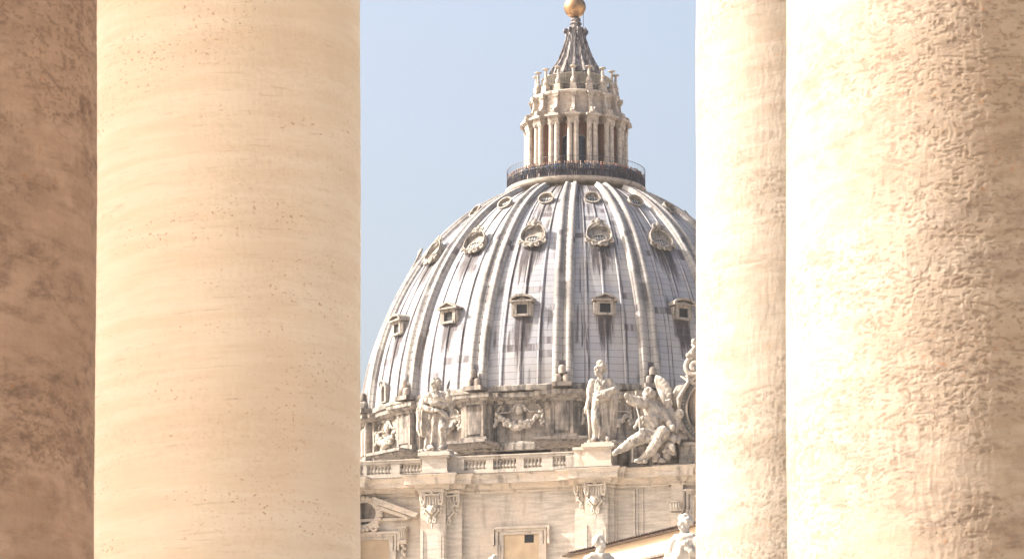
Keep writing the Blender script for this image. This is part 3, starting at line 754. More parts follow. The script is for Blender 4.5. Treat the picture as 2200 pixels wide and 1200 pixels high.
# ---- lantern
SCL = P(1239, 300, YD)[0]-XD                 # metres per photo pixel at the dome axis
def zs(v): return P(1238, v, YD)[2]           # heights measured at the axis depth
rs = 7.72
z_slab = zf(376, rs); z_slab0 = zf(389, rs)
lan = MB()
lan.lathe([(6.7, PZ[-1]-1.0), (6.75, z_slab0-.1), (7.15, z_slab0), (7.5, z_slab0+.12), (rs, z_slab-.25), (rs, z_slab), (3.0, z_slab+.02)], 96)
ztc = zf(257, 5.6)                            # top of the capitals
lantern = lan.build('lantern', MAT['lantern'], dome, angle=40)
z_ent = zf(241, 6.0)
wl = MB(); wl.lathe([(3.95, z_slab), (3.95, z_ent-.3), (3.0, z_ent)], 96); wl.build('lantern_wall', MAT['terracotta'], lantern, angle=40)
def colpair():
    m = MB(); rc = 5.38
    for sx in (-.335, .335):
        m.lathe([(.37, z_slab+.02), (.37, z_slab+.35), (.34, z_slab+.5), (.318, z_slab+.6), (.312, z_slab+3), (.275, ztc-.75), (.28, ztc-.7), (.26, ztc-.6), (.30, ztc-.25), (.36, ztc-.12)], 12, (sx, -rc, 0))
        m.box(sx-.3, sx+.3, -rc-.3, -rc+.3, ztc-.12, ztc)
        for vx in (-.27, .27): m.ell((sx+vx, -rc-.2, ztc-.22), (.10, .10, .10), None, 7, 5)
        m.ell((sx, -rc-.27, ztc-.3), (.07, .08, .14), None, 6, 4)
    m.box(-.60, .60, -rc-.34, -3.7, ztc+.003, ztc+(z_ent-ztc)*.55)
    o = m.build('lantern_column_pair', MAT['lantern'], lantern, angle=35)
    e = MB(); ze = ztc+(z_ent-ztc)*.55
    e.box(-.68, .68, -rc-.45, -3.7, ze, ze+(z_ent-ze)*.4); e.box(-.82, .82, -rc-.72, -3.7, ze+(z_ent-ze)*.4+.002, z_ent)
    e.build('entablature_block', MAT['lantern'], o)
    return o
def pier():
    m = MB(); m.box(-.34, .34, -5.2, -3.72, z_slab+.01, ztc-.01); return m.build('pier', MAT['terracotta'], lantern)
def volute():
    zt_ = zf(193, 4.9); m = MB(); hv = zt_-z_ent; w = .17
    pf = [(5.85, z_ent+.02), (5.92, z_ent+.38), (5.72, z_ent+.66), (5.38, z_ent+.78), (5.08, z_ent+1.05), (4.92, z_ent+hv*.62), (4.92, z_ent+hv*.80), (4.30, z_ent+hv*.80), (4.30, z_ent+.02)]
    k = len(pf)
    m.add([(-w, -p[0], p[1]) for p in pf]+[(w, -p[0], p[1]) for p in pf], [tuple(range(k)), tuple(range(2*k-1, k-1, -1))]+[(i, i+k, (i+1) % k+k, (i+1) % k) for i in range(k)])
    for sx in (-1, 1): m.tube([(sx*.19, -p[0], p[1]) for p in spiral(5.55, z_ent+.40, .33, .06, 1.4, math.pi*.2, 1)], .075, 6)
    m.box(-.27, .27, -5.08, -4.35, z_ent+hv*.80+.002, zt_-.3); m.box(-.36, .36, -5.16, -4.35, zt_-.298, zt_-.02)
    m.box(-.42, .42, -5.98, -4.4, z_ent+.001, z_ent+.16)
    return m.build('volute', MAT['lantern'], lantern, angle=40)
def arched_window():
    zw0, zw1 = z_slab+.2, zf(300, 4.0); y = -3.99
    m = MB(); n = 10
    arch = lambda w, zt_: [(-w, zw0)]+[(-w*math.cos(a), zt_+w*math.sin(a)) for a in np.linspace(0, math.pi, n)]+[(w, zw0)]
    m.ring(arch(.58, zw1), arch(.45, zw1), y-.08, y+.1); o = m.build('arched_window', MAT['lantern'], lantern)
    p = MB(); p.prism(arch(.449, zw1), y-.03, y+.0); p.build('pane', MAT['glass'], o)
    b = MB(); b.box(-.02, .02, y-.06, y-.031, zw0, zw1+.44)
    for q in range(1, 6): b.box(-.44, .44, y-.06, y-.031, zw0+(zw1-zw0)*q/5.5-.02, zw0+(zw1-zw0)*q/5.5+.02)
    b.build('glazing_bars', MAT['iron'], o)
    return o
z_up = zf(190, 4.8); rcd = 4.36
def candelabrum():
    z0 = z_up+.02; H = zf(139, rcd)-z0; m = MB(); c = (0, -rcd, 0)
    m.box(-.33, .33, -rcd-.34, -rcd+.34, z0, z0+H*.26); m.box(-.4, .4, -rcd-.4, -rcd+.4, z0, z0+H*.07)
    m.lathe([(.16, z0+H*.26), (.30, z0+H*.31), (.34, z0+H*.38), (.28, z0+H*.47), (.14, z0+H*.54), (.2, z0+H*.58), (.13, z0+H*.62), (.17, z0+H*.74), (.12, z0+H*.84), (.14, z0+H*.9), (.40, z0+H*.94), (.40, z0+H*.965), (.1, z0+H)], 12, c)
    return m.build('candelabrum', MAT['lantern'], lantern, angle=40)
kinds = (colpair(), volute(), candelabrum(), pier())
for i, az in enumerate(AZ_RIB):
    for pr_ in kinds:
        o = pr_ if i == 0 else copy_tree(pr_, lantern)
        o.rotation_euler = (0, 0, R(az))
w0 = arched_window()
for i, az in enumerate(AZ_MID):
    o = w0 if i == 0 else copy_tree(w0, lantern)
    o.rotation_euler = (0, 0, R(az))
ua = MB(); ua.lathe([(5.75, z_ent-.02), (5.8, z_ent+.0), (4.7, z_ent+.3), (4.45, z_ent+.5), (4.4, z_up-.75), (4.5, z_up-.6), (4.52, z_up-.4), (4.8, z_up-.28), (4.85, z_up-.1), (4.75, z_up), (3.0, z_up+.05)], 96)
ua.build('lantern_attic', MAT['lantern'], lantern, angle=40)
# parapet wall and thin rail between the candelabra
pp = MB(); pp.lathe([(3.9, z_up), (3.9, z_up+.75), (4.0, z_up+.78), (4.0, z_up+.9), (3.5, z_up+.95)], 64); pp.build('lantern_parapet', MAT['ledge'], lantern, angle=40)
tr = MB()
zz_ = z_up+.95
for i in range(80):
    a = R(-180+4.5*i); tr.box(3.8*math.sin(a)-.014, 3.8*math.sin(a)+.014, -3.8*math.cos(a)-.014, -3.8*math.cos(a)+.014, zz_, zz_+1.15)
tr.lathe([(3.78, zz_+1.13), (3.82, zz_+1.13), (3.82, zz_+1.17), (3.78, zz_+1.17)], 96)
tr.build('thin_railing', MAT['muntin'], lantern)
# concave ribbed spire
spr = [(2.85, zs(166)), (2.7, zs(158)), (2.25, zs(146)), (1.85, zs(132)), (1.45, zs(112)), (1.10, zs(90)), (.92, zs(76)), (.80, zs(64))]
spm = MB(); nseg = 128; k = nseg; vs = []; fs = []
zq = np.linspace(spr[0][1], spr[-1][1], 40); rq = np.interp(zq, [p[1] for p in spr], [p[0] for p in spr])
rq = np.convolve(np.pad(rq, 3, 'edge'), np.ones(7)/7, 'valid')
for z_, r_ in zip(zq, rq):
    for i in range(k):
        a = 2*math.pi*i/k; ph = (math.degrees(a)-AZ0)/22.5 % 1.0; d = min(ph, 1-ph)
        rr_ = r_*(1+.13*(d < .16)-.05*math.cos((d-.5)*math.pi)*(d >= .16))
        vs.append((rr_*math.sin(a), -rr_*math.cos(a), z_))
for j in range(len(zq)-1):
    for i in range(k): fs.append((j*k+i, j*k+(i+1) % k, (j+1)*k+(i+1) % k, (j+1)*k+i))
fs.append(tuple((len(zq)-1)*k+i for i in range(k)))
spm.add(vs, fs); spire = spm.build('spire', MAT['spire'], dome)
nk = MB(); nk.lathe([(.82, zs(66)), (.95, zs(64)), (.95, zs(62)), (.58, zs(60)), (.55, zs(54)), (.66, zs(53)), (.66, zs(51)), (.5, zs(50)), (.46, zs(46)), (.56, zs(45)), (.52, zs(41)), (.34, zs(38))], 32)
nk.build('spire_neck', MAT['spire'], spire, angle=40)
sv = MB()
sv.tube([(0, -p[0]-.95, p[1]) for p in spiral(.12, zs(68), .27, .05, 1.2, -math.pi*.5, 1)], .13, 7)
sv.tube([(0, -1.05, zs(92)), (0, -1.0, zs(82)), (0, -1.1, zs(74))], [.1, .1, .14], 7); sv.ell((0, -1.2, zs(91)), (.12, .14, .2))
sc0 = sv.build('curled_scroll', MAT['iron'], spire, True)
for i in range(8):
    o = sc0 if i == 0 else copy_tree(sc0, spire)
    o.rotation_euler = (0, 0, R(AZ0+45*i+15))
ld = MB()
def spt(z_, off=.1): return -(float(np.interp(z_, zq, rq))*1.1+off)
zlad = np.linspace(zs(152), zs(84), 26)
for sx in (-.17, .17): ld.tube([(sx, spt(z_), z_) for z_ in zlad], .028, 4)
for z_ in np.linspace(zs(151), zs(85), 22): ld.tube([(-.17, spt(z_), z_), (.17, spt(z_), z_)], .022, 4)
lo = ld.build('ladder', MAT['iron'], spire); lo.rotation_euler = (0, 0, R(AZ0-9))
rd = MB(); rd.tube([(.82, -.2, zs(64)), (.84, -.2, zs(30))], .03, 5); rd.build('lightning_rod', MAT['iron'], spire)
bl_ = MB(); bl_.ell((P(1235, 16, YD)[0]-XD, 0, zs(16)), (1.21, 1.21, 1.21), None, 40, 24); bl_.build('gilded_ball', MAT['gold'], dome, True)
# gallery railing: dense lower half, thin tall upper bars
rl_ = MB(); rr_ = 7.56
for i in range(260):
    a = R(-110+220*i/259); w = .011; x, y = rr_*math.sin(a), -rr_*math.cos(a)
    rl_.box(x-w, x+w, y-w, y+w, z_slab, z_slab+(1.15 if i % 3 else 2.2))
for zz_, w in ((z_slab+1.15, .022), (z_slab+2.2, .022), (z_slab+.12, .02)):
    rl_.lathe([(rr_-w, zz_-w), (rr_+w, zz_-w), (rr_+w, zz_+w), (rr_-w, zz_+w), (rr_-w, zz_-w)], 120, (0, 0, 0), -110, 110)
rl_.build('gallery_railing', MAT['iron'], lantern)

# ---- visitors on the gallery
def person_mb(armup, hh):
    m = MB()
    m.limb([(-.10, 0, .06), (-.10, .01, .48), (-.09, 0, .9)], [.055, .065, .09], 8)
    m.limb([(.10, -.04, .06), (.10, -.03, .48), (.09, 0, .9)], [.055, .065, .09], 8)
    m.ell((-.10, -.06, .05), (.05, .13, .05)); m.ell((.10, -.10, .05), (.05, .13, .05))
    m.tube([(0, 0, .84), (0, 0, 1.0), (0, 0, 1.22), (0, 0, 1.40), (0, 0, 1.47)], [.16, .15, .18, .17, .07], 10, .62)
    m.limb([(0, 0, 1.45), (0, -.01, 1.55)], [.055, .055], 8); m.ell((0, -.02, 1.65), (.085, .10, .125)); m.ell((0, -.115, 1.63), (.018, .03, .025))
    if armup: m.limb([(.2, 0, 1.4), (.26, -.18, 1.25), (.1, -.36, 1.45)], [.06, .048, .035], 8); m.ell((.09, -.38, 1.48), (.04, .04, .06))
    else: m.limb([(.2, 0, 1.4), (.25, -.03, 1.1), (.2, -.22, .98)], [.06, .048, .035], 8); m.ell((.18, -.25, .97), (.04, .06, .04))
    m.limb([(-.2, 0, 1.4), (-.27, .02, 1.1), (-.24, -.08, .84)], [.06, .048, .035], 8); m.ell((-.24, -.09, .78), (.035, .05, .07))
    return m.xf(Matrix.Scale(hh/1.775, 4))
cl = [('dark', (.03, .03, .04)), ('dark', (.045, .04, .045)), ('blue', (.05, .07, .13)), ('brown', (.10, .07, .05)), ('pale', (.30, .285, .265)), ('red', (.13, .045, .04))]
pm = []
def person_mat(n_, c):
    """cloth up to the collar, skin above it"""
    m, n, b = new_mat('visitor_clothes_'+n_)
    co_ = N(n, 'ShaderNodeTexCoord').outputs['Object']; sp = N(n, 'ShaderNodeSeparateXYZ'); L(n, co_, sp.inputs[0])
    c1 = mixc(n, math_n(n, 'GREATER_THAN', sp.outputs[2], 1.47), mixc(n, math_n(n, 'LESS_THAN', sp.outputs[2], .88), c, (.03, .03, .045)), (.30, .18, .13))
    c1 = mixc(n, math_n(n, 'MAXIMUM', math_n(n, 'GREATER_THAN', sp.outputs[2], 1.70), math_n(n, 'MULTIPLY', math_n(n, 'GREATER_THAN', sp.outputs[2], 1.56), math_n(n, 'GREATER_THAN', sp.outputs[1], .0))), c1, (.025, .02, .018))
    L(n, c1, b.inputs['Base Color']); b.inputs['Roughness'].default_value = .85
    return m
base_m = [person_mb(False, 1.74), person_mb(True, 1.76)]
pme = []
for nm, c in cl:
    mt = person_mat(nm, c)
    for i, bm in enumerate(base_m):
        o = sculpt(bm, 'person', mt, None, .035, None, 1)
        pme.append((nm, o.data)); bpy.data.objects.remove(o)
rp_ = random.Random(11)
for row, (rad, cnt) in enumerate(((7.2, 78), (6.65, 34))):
    for i in range(cnt):
        az = -97+194*(i+.5)/cnt+rp_.uniform(-.9, .9)
        w = rp_.random()
        pool = [q for q in pme if q[0] in (('dark', 'blue', 'brown') if w < .90 else ('pale', 'red'))]
        nm, me = rp_.choice(pool)
        o = bpy.data.objects.new('person', me); col.objects.link(o)
        ra = rad+rp_.uniform(-.1, .1)
        o.location = (XD+ra*math.sin(R(az)), YD-ra*math.cos(R(az)), z_slab+.02); o.rotation_euler = (0, 0, R(az+rp_.uniform(-40, 40)))
        tag(o, {'dark': 'tiny visitor in dark clothes standing behind the lantern gallery railing', 'blue': 'tiny visitor in a navy top standing behind the lantern gallery railing', 'brown': 'tiny visitor in a brown jacket standing behind the lantern gallery railing', 'pale': 'tiny visitor in a pale top standing behind the lantern gallery railing', 'red': 'tiny visitor in a dark red top standing behind the lantern gallery railing'}[nm], 'person', 'visitors crowding the lantern gallery')
# ================================================================== CHURCH FRONT
FA_ = R(15)
p0 = P(1283, 1020, 260)
TX = Vector((math.cos(FA_), -math.sin(FA_), 0)); NX = Vector((-math.sin(FA_), -math.cos(FA_), 0))
O0 = Vector((p0.x, p0.y, 0))
def fa(u, v, b=0.0):
    d = ray(u, v); c = Vector(CAM)
    s = (b-(c-O0).dot(NX))/d.dot(NX); p = c+d*s
    return (p-O0).dot(TX), p.z
def A_(u, b=0.0, v=1090): return fa(u, v, b)[0]
def Z_(u, v, b=0.0): return fa(u, v, b)[1]
def w_(a, b, z): p = O0+TX*a+NX*b; return Vector((p.x, p.y, z))
front = empty('church_facade', (O0.x, O0.y, 0), -FA_, 'pale travertine church front with pilasters, cornice and balustrade below the dome', 'building')
# local axes of the front: x along it, -y outwards
SEG = [(200, .85), (764, -.35), (903, .95), (957, .45), (992, 0), (1235, .45), (1256, .95), (1305, .45), (1319, 0), (1442, .40), (1467, 0), (1660, 0)]
def plan(seg, zref=1090):
    pts = []; prev = None
    for i, (u, b) in enumerate(seg):
        if i == 0: pts.append((A_(u, b), -b)); prev = b; continue
        # a step between prev and b at column u: place the corner where the nearer plane projects to u
        a = A_(u, max(prev, b))
        if i < len(seg)-1 or prev != b: pts += [(a, -prev), (a, -b)]
        else: pts.append((a, -b))
        prev = b
    out = [pts[0]]
    for p in pts[1:]:
        if (Vector(p)-Vector(out[-1])).length > 1e-4: out.append(p)
    return out
PLAN = plan(SEG)
z_ct = Z_(1140, 1012, 1.2)      # top of the cornice
z_cb = Z_(1140, 1036, .9)       # its underside
z_fb = Z_(1140, 1054, .2)       # foot of the frieze
wm_ = MB(); wm_.sweep(PLAN, [(-1.6, 0), (0, 0), (0, z_fb), (-1.6, z_fb)])
wall = wm_.build('wall', MAT['facade'], front)
en = MB(); hE = z_ct-z_cb
en.sweep(PLAN, [(-1.6, z_fb), (.10, z_fb), (.16, z_fb+.08), (.12, z_fb+.2), (.12, z_cb-.28), (.30, z_cb-.22), (.36, z_cb-.05), (.40, z_cb+.10), (.96, z_cb+.06), (.96, z_cb+hE*.50), (.99, z_cb+hE*.53), (1.0, z_cb+hE*.60), (1.10, z_cb+hE*.86), (1.16, z_cb+hE*.9), (1.16, z_ct-.06), (1.15, z_ct), (-1.6, z_ct+.05)])
eno = en.build('entablature', MAT['cornice'], front)
fl = MB(); fl.sweep(PLAN, [(-.2, z_ct+.052), (1.17, z_ct+.003), (1.17, z_ct+.05), (-.2, z_ct+.11)]); fl.build('grimy_ledge_strip', MAT['ledge_soot_shade'], eno)  # strip carrying the dark grime of the cornice top
# balustrade
bal_b = .92
z_r1 = Z_(1140, 974, bal_b); z_r0 = z_r1-.28; z_p0 = z_ct+.03; z_p1 = z_ct+.26
bl = MB()
def rail(u0, u1, b): 
    a0, a1 = A_(u0, b, 990), A_(u1, b, 990)
    bl.box(a0, a1, -b-.27, -b+.27, z_r0, z_r1-.09); bl.box(a0, a1, -b-.34, -b+.34, z_r1-.088, z_r1); bl.box(a0, a1, -b-.3, -b+.3, z_p0, z_p1)
rail(700, 905, bal_b-.35); rail(962, 1236, bal_b)
for u0, u1, b in ((842, 861, bal_b-.35), (782, 790, bal_b-.35), (962, 999, bal_b+.05), (1046, 1061, bal_b), (1111, 1127, bal_b), (1166, 1189, bal_b), (1217, 1236, bal_b+.05)):
    bl.box(A_(u0, b, 990), A_(u1, b, 990), -b-.24, -b+.24, z_p1+.002, z_r0-.002)
balo = bl.build('balustrade', MAT['parapet'], front)
hb = z_r0-z_p1
bp_ = MB(); bp_.box(-.14, .14, -.14, .14, .002, hb*.1)
bp_.lathe([(.09, hb*.1), (.08, hb*.16), (.17, hb*.3), (.18, hb*.38), (.09, hb*.62), (.07, hb*.7), (.10, hb*.78), (.08, hb*.84), (.13, hb*.9)], 10); bp_.box(-.14, .14, -.14, .14, hb*.9, hb-.002)
b0 = bp_.build('baluster', MAT['parapet'], balo, angle=40); first = True
for u0, u1, n_, b in ((790, 842, 7, bal_b-.35), (861, 905, 6, bal_b-.35), (999, 1046, 6, bal_b), (1061, 1111, 7, bal_b), (1127, 1166, 5, bal_b), (1189, 1217, 4, bal_b), (735, 782, 6, bal_b-.35)):
    a0, a1 = A_(u0, b, 990), A_(u1, b, 990)
    for i in range(n_+1):
        if i == 0 or i == n_: 
            if n_ > 5: pass
        o = b0 if first else copy_tree(b0, balo); first = False
        o.location = (a0+(a1-a0)*(i+.02)/(n_+.04), -b, z_p1)
# pedestals that carry the statues
def pedestal(u0, u1, v1, v0, b, d=2.0):
    m = MB(); a0, a1 = A_(u0, b, v0), A_(u1, b, v0); z1, z0 = Z_((u0+u1)/2, v1, b), z_ct+.02
    m.box(a0, a1, -b, -b+d, z0, z1-.5); m.box(a0-.14, a1+.14, -b-.14, -b+d+.1, z1-.498, z1-.36); m.box(a0-.26, a1+.26, -b-.26, -b+d+.2, z1-.358, z1-.12); m.box(a0-.1, a1+.1, -b-.1, -b+d, z1-.118, z1)
    m.box(a0-.1, a1+.1, -b-.1, -b+d, z0, z0+.2)
    m.build('pedestal', MAT['facade'], front)
    return (a0+a1)/2, z1
pa1, pz1 = pedestal(907, 960, 968, 1005, 1.75)
pa2, pz2 = pedestal(1258, 1313, 949, 990, 1.75)
m = MB(); b = 1.3; m.box(A_(1234, b, 980), A_(1258, 1.75, 980)+.05, -b, 1.2, z_ct+.02, Z_(1245, 966, b)); m.box(A_(1231, b, 980), A_(1258, 1.75, 980)+.05, -b-.12, 1.2, Z_(1245, 966, b)+.002, Z_(1245, 960, b))
m.build('pedestal', MAT['cornice'], front)
# plinth behind the reclining figure and clock stage
m = MB(); a0 = A_(1316, -.3, 980); m.box(a0, a0+22, .35, 2.5, z_ct+.02, Z_(1400, 952, -.3)); m.box(a0-.1, a0+22, .2, 2.6, Z_(1400, 952, -.3)+.002, Z_(1400, 946, -.3))
b = .7; m.box(A_(1458, b, 985), A_(1458, b, 985)+9, -b, .34, z_ct+.02, Z_(1470, 957, b)); m.box(A_(1456, b, 985), A_(1456, b, 985)+9, -b-.15, .34, Z_(1470, 957, b)+.002, Z_(1470, 950, b))
m.build('clock_plinth', MAT['ledge'], front)
# ---- pilaster capitals: scrolls, a shield of flutes and a carved face
def capital(u0, u1, v1, v0, b, half=0):
    a0, a1 = A_(u0, b, v1), A_(u1, b, v1); ac = (a0+a1)/2; w = (a1-a0)/2
    if half: ac = a0 if half > 0 else a1; w = (a1-a0)
    z1, z0 = Z_(u0, v1, b), Z_(u0, v0, b); H = z1-z0
    m = MB(); y = -b
    sides = (1, -1) if not half else (half,)
    def X(x): return ac+x*w
    if half: m.box(min(X(0), X(1.02*half)), max(X(0), X(1.02*half)), y-.36, y-.0015, z1-.09*H, z1)
    else: m.box(X(-1.04), X(1.04), y-.36, y-.0015, z1-.09*H, z1)
    sh = [(0, z0+.30*H), (.26, z0+.33*H), (.50, z0+.48*H), (.66, z0+.68*H), (.72, z0+.86*H)]
    full = [(X(s_*x), z) for s_, seq in ((1, sh), (-1, sh[::-1])) for x, z in seq]
    if not half: m.prism(full[:-1], y-.22, y-.0015)
    else: m.prism([(X(0), z1-.09*H-.004)]+[(X(half*x), z) for x, z in sh], y-.22, y-.0015)
    for s_ in sides:
        m.tube([(X(s_*p[0]), y-.3, z1-.25*H+p[1]*H) for p in spiral(.74, 0, .25, .05, 1.6, math.pi*.5, -1)], .085, 6)
        m.tube([(X(s_*.74), y-.3, z1-.12*H), (X(s_*.4), y-.33, z1-.16*H), (X(0), y-.3, z1-.15*H)], .08, 6)
        m.tube([(X(s_*.5), y-.26, z0+.46*H), (X(s_*.62), y-.26, z0+.40*H), (X(s_*.40), y-.28, z0+.32*H), (X(s_*.14), y-.3, z0+.22*H)], [.09, .1, .08, .07], 6)
        m.tube([(X(s_*p[0]), y-.24, z0+.14*H+p[1]*H*.7) for p in spiral(.20, 0, .17, .04, 1.3, math.pi*.6, -1)], .075, 6)
        for q in range(2 if half else 2): m.tube([(X(s_*(.14+.24*q)), y-.25, z1-.22*H), (X(s_*(.13+.2*q)), y-.25, z0+.50*H)], .07, 5)
        for q in range(3): m.ell((X(s_*(.80-.05*q)), y-.12, z1-.42*H-.11*H*q), (.12, .1, .16), None, 7, 5)
    m.ell((X(0), y-.3, z1-.1*H), (.16, .14, .22)); m.tube([(X(0), y-.2, z0+.08*H), (X(0), y-.2, z0+.02*H), (X(0), y-.2, z0-.10*H)], [.05, .1, .05], 6)
    o = m.build('pilaster_capital', MAT['cornice'], front, angle=50)
    f = MB(); fz = z0+.40*H
    f.ell((X(0), y-.36, fz), (.24, .2, .32)); f.ell((X(0), y-.56, fz-.02), (.05, .07, .09)); f.ell((X(0), y-.5, fz-.16), (.09, .05, .03))
    for s_ in (-1, 1):
        f.ell((X(0)+s_*.09, y-.52, fz+.09), (.06, .04, .03)); f.ell((X(0)+s_*.25, y-.3, fz+.1), (.14, .14, .2)); f.ell((X(0)+s_*.14, y-.36, fz+.27), (.16, .14, .12))
    if not half: sculpt(f, 'carved_face', MAT['cornice'], o, .03, None, 1)
    return o
capital(905, 955, 1052, 1128, .95); capital(960, 990, 1054, 1132, .45, 1)
capital(1257, 1304, 1031, 1108, .95); capital(1236, 1255, 1036, 1096, .45, -1)
# raised fillets on the pilasters
ff = MB()
for u0, u1, b in ((908, 953, .95), (1260, 1301, .95)):
    for u in (u0, u1): a = A_(u, b); ff.box(a-.05, a+.05, -b-.06, -b-.0015, z_fb-16, z_fb-2.7)
    a0, a1 = A_(u0+8, b), A_(u1-8, b); ff.box(a0-.1, a0-.06, -b-.035, -b-.0015, z_fb-16, z_fb-3.1); ff.box(a1+.06, a1+.1, -b-.035, -b-.0015, z_fb-16, z_fb-3.1)
ff.build('pilaster_fillets', MAT['facade'], front)
# ---- windows of the attic
def window(u0, u1, v1, b, ear, blind_depth=.5, hatch=None, o0=None):
    """crossetted frame round a walled-up opening"""
    a0, a1 = A_(u0, b, v1), A_(u1, b, v1); z1 = Z_((u0+u1)/2, v1, b); z0 = z1-7.0; y = -b
    t = (a1-a0)*.15; m = MB()
    def fr(t0, t1, yy, e):
        m.box(a0-e+t0, a1+e-t0, y-yy, y-.0015, z1-t1, z1-t0)
        for s_ in (0, 1):
            lo, hi = (a0-e+t0, a0-e+t1) if s_ == 0 else (a1+e-t1, a1+e-t0)
            m.box(lo, hi, y-yy, y-.0015, z1-ear, z1-t1-.001)
            lo, hi = (a0+t0, a0+t1) if s_ == 0 else (a1-t1, a1-t0)
            m.box(lo, hi, y-yy+.001, y-.0017, z0, z1-ear-.001)
    e = t*.45
    fr(0, t*.30, .34, e); fr(t*.302, t*.62, .22, e*.7); fr(t*.622, t*1.0, .13, e*.3)
    o = m.build('window_frame', MAT['cornice'], front)
    ia0, ia1, iz = a0+t*1.02, a1-t*1.02, z1-t*1.02
    rv = MB(); rv.ring([(ia0-.12, z0), (ia0-.12, iz+.12), (ia1+.12, iz+.12), (ia1+.12, z0)], [(ia0, z0), (ia0, iz), (ia1, iz), (ia1, z0)], y-.12, y-.0025)
    rv.build('reveal', MAT['facade'], o)
    pn = MB(); pn.box(ia0, ia1, y-.03, y-.003, z0, iz); pn.build('infill_panel', MAT['blind'], o)
    if hatch:
        h0, h1 = A_(hatch[0], b, v1), A_(hatch[1], b, v1); q0, q1 = Z_(hatch[0], hatch[3], b), Z_(hatch[0], hatch[2], b)
        hh_ = MB(); hh_.box(h0, h1, y-.042, y-.031, q0, q1); hh_.build('dark_hatch', MAT['dark'], o)
    return o
window(1066, 1175, 1130, 0, 1.35, hatch=(1127, 1147, 1148, 1165))
window(748, 853, 1143, -.35, 1.4)
window(1475, 1590, 1048, 0, 1.5)
# console brackets and half pediment round an oval over the left window
def console(u0, u1, v1, v0, b):
    a0, a1 = A_(u0, b, v1), A_(u1, b, v1); z1, z0 = Z_(u0, v1, b), Z_(u0, v0, b); m = MB(); y = -b; H = z1-z0
    pf = [(y-.0015, z1), (y-.62, z1), (y-.62, z1-.12*H), (y-.5, z1-.2*H), (y-.52, z1-.5*H), (y-.36, z1-.8*H), (y-.26, z1-H), (y-.0015, z1-H)]
    k = len(pf)
    m.add([(a0, p[0], p[1]) for p in pf]+[(a1, p[0], p[1]) for p in pf], [tuple(range(k-1, -1, -1)), tuple(range(k, 2*k))]+[(i, (i+1) % k, (i+1) % k+k, i+k) for i in range(k)])
    for q in range(3): aa = a0+(a1-a0)*(.2+.3*q); m.tube([(aa, y-.63, z1-.14*H), (aa, y-.55, z1-.3*H), (aa, y-.55, z1-.5*H), (aa, y-.40, z1-.8*H)], .055, 5)
    m.tube([(a0-.03, y-.45, z1-H*.9), (a1+.03, y-.45, z1-H*.9)], .16, 8); m.box(a0-.08, a1+.08, y-.7, y-.0012, z1+.002, z1+.14)
    for q in range(6): m.ell(((a0+a1)/2+(.08 if q % 2 else -.08), y-.2, z1-H*1.08-.24*q), (.16-.012*q, .14, .17), None, 7, 5)
    m.build('console_bracket', MAT['cornice'], front, angle=45)
console(861, 876, 1137, 1168, -.35)
pd = MB(); b = -.35
L0 = [fa(u, v, b) for u, v in ((806, 1068), (903, 1104), (897, 1114), (806, 1082))]
pd.prism(L0, -b-.75, -b-.0015); L1 = [fa(u, v, b) for u, v in ((806, 1083), (888, 1112), (880, 1117), (806, 1092))]; pd.prism(L1, -b-.5, -b-.002)
a0, z0 = fa(824, 1111, b); a1, z1 = fa(880, 1117, b); pd.box(a0-2.2, a1, -b-.25, -b-.0018, z1, z1+.2)
L2 = [fa(u, v, b) for u, v in ((690, 1104), (760, 1068), (760, 1082), (697, 1114))]
pd.prism(L2, -b-.75, -b-.0015)
pd.build('broken_pediment', MAT['cornice'], front)
ov = MB(); ca, cz = fa(783, 1104, b); rx = A_(818, b, 1104)-ca; rz_ = rx*.86
ov.ring(circle(rx, rz_, ca, cz), circle(rx*.8, rz_*.78, ca, cz), -b-.45, -b-.0012)
for i in range(26):
    an = 2*math.pi*i/26; ov.ell((ca+rx*1.06*math.sin(an), -b-.35, cz+rz_*1.08*math.cos(an)), (.2, .2, .2), None, 8, 6)
for sg in (-1, 1): ov.tube([(ca+sg*(rx*.72)+p[0], -b-.45, cz-rz_*1.02+p[1]) for p in spiral(0, 0, .34, .06, 1.5, 0, 1)], .1, 6)
oo = ov.build('oval_window', MAT['cornice'], front, angle=45)
op = MB(); op.prism(circle(rx*.8, rz_*.78, ca, cz), -b-.06, -b-.002); op.build('recessed_panel', MAT['attic'], oo)
# sunk panel with border right of the second pilaster, and the bracketed strip by the right window
m = MB(); a0, a1 = A_(1322, 0, 1060), A_(1365, 0, 1060); z1 = Z_(1340, 1052, 0)
m.ring([(a0, z1-9), (a0, z1), (a1, z1), (a1, z1-9)], [(a0+.16, z1-8.8), (a0+.16, z1-.2), (a1-.16, z1-.2), (a1-.16, z1-8.8)], -.12, -.0015)
m.ring([(a1+.1, z1-9), (a1+.1, z1+.35), (a1+.6, z1+.35), (a1+.6, z1-9)], [(a1+.2, z1-8.9), (a1+.2, z1+.25), (a1+.5, z1+.25), (a1+.5, z1-8.9)], -.09, -.0015)
m.build('panel_border', MAT['facade'], front)
b = .40; m = MB(); a0, a1 = A_(1441, b, 1080), A_(1466, b, 1080)
zt_, zq_ = Z_(1450, 1076, b), Z_(1450, 1098, b)
m.box(a0-.12, a1+.12, -b-.5, -b-.0015, zt_-.08, zt_); m.box(a0+.02, a1-.02, -b-.38, -b-.0018, zq_, zt_-.082)
for q in range(4): aa = a0+(a1-a0)*(.14+.24*q); m.ell((aa, -b-.4, (zt_+zq_)/2), (.1, .1, .26), None, 7, 5)
m.box(a0, a1, -b-.25, -b-.002, zq_-.5, zq_-.1); m.box(a0+.1, a1-.1, -b-.32, -b-.002, zq_-1.3, zq_-.52)
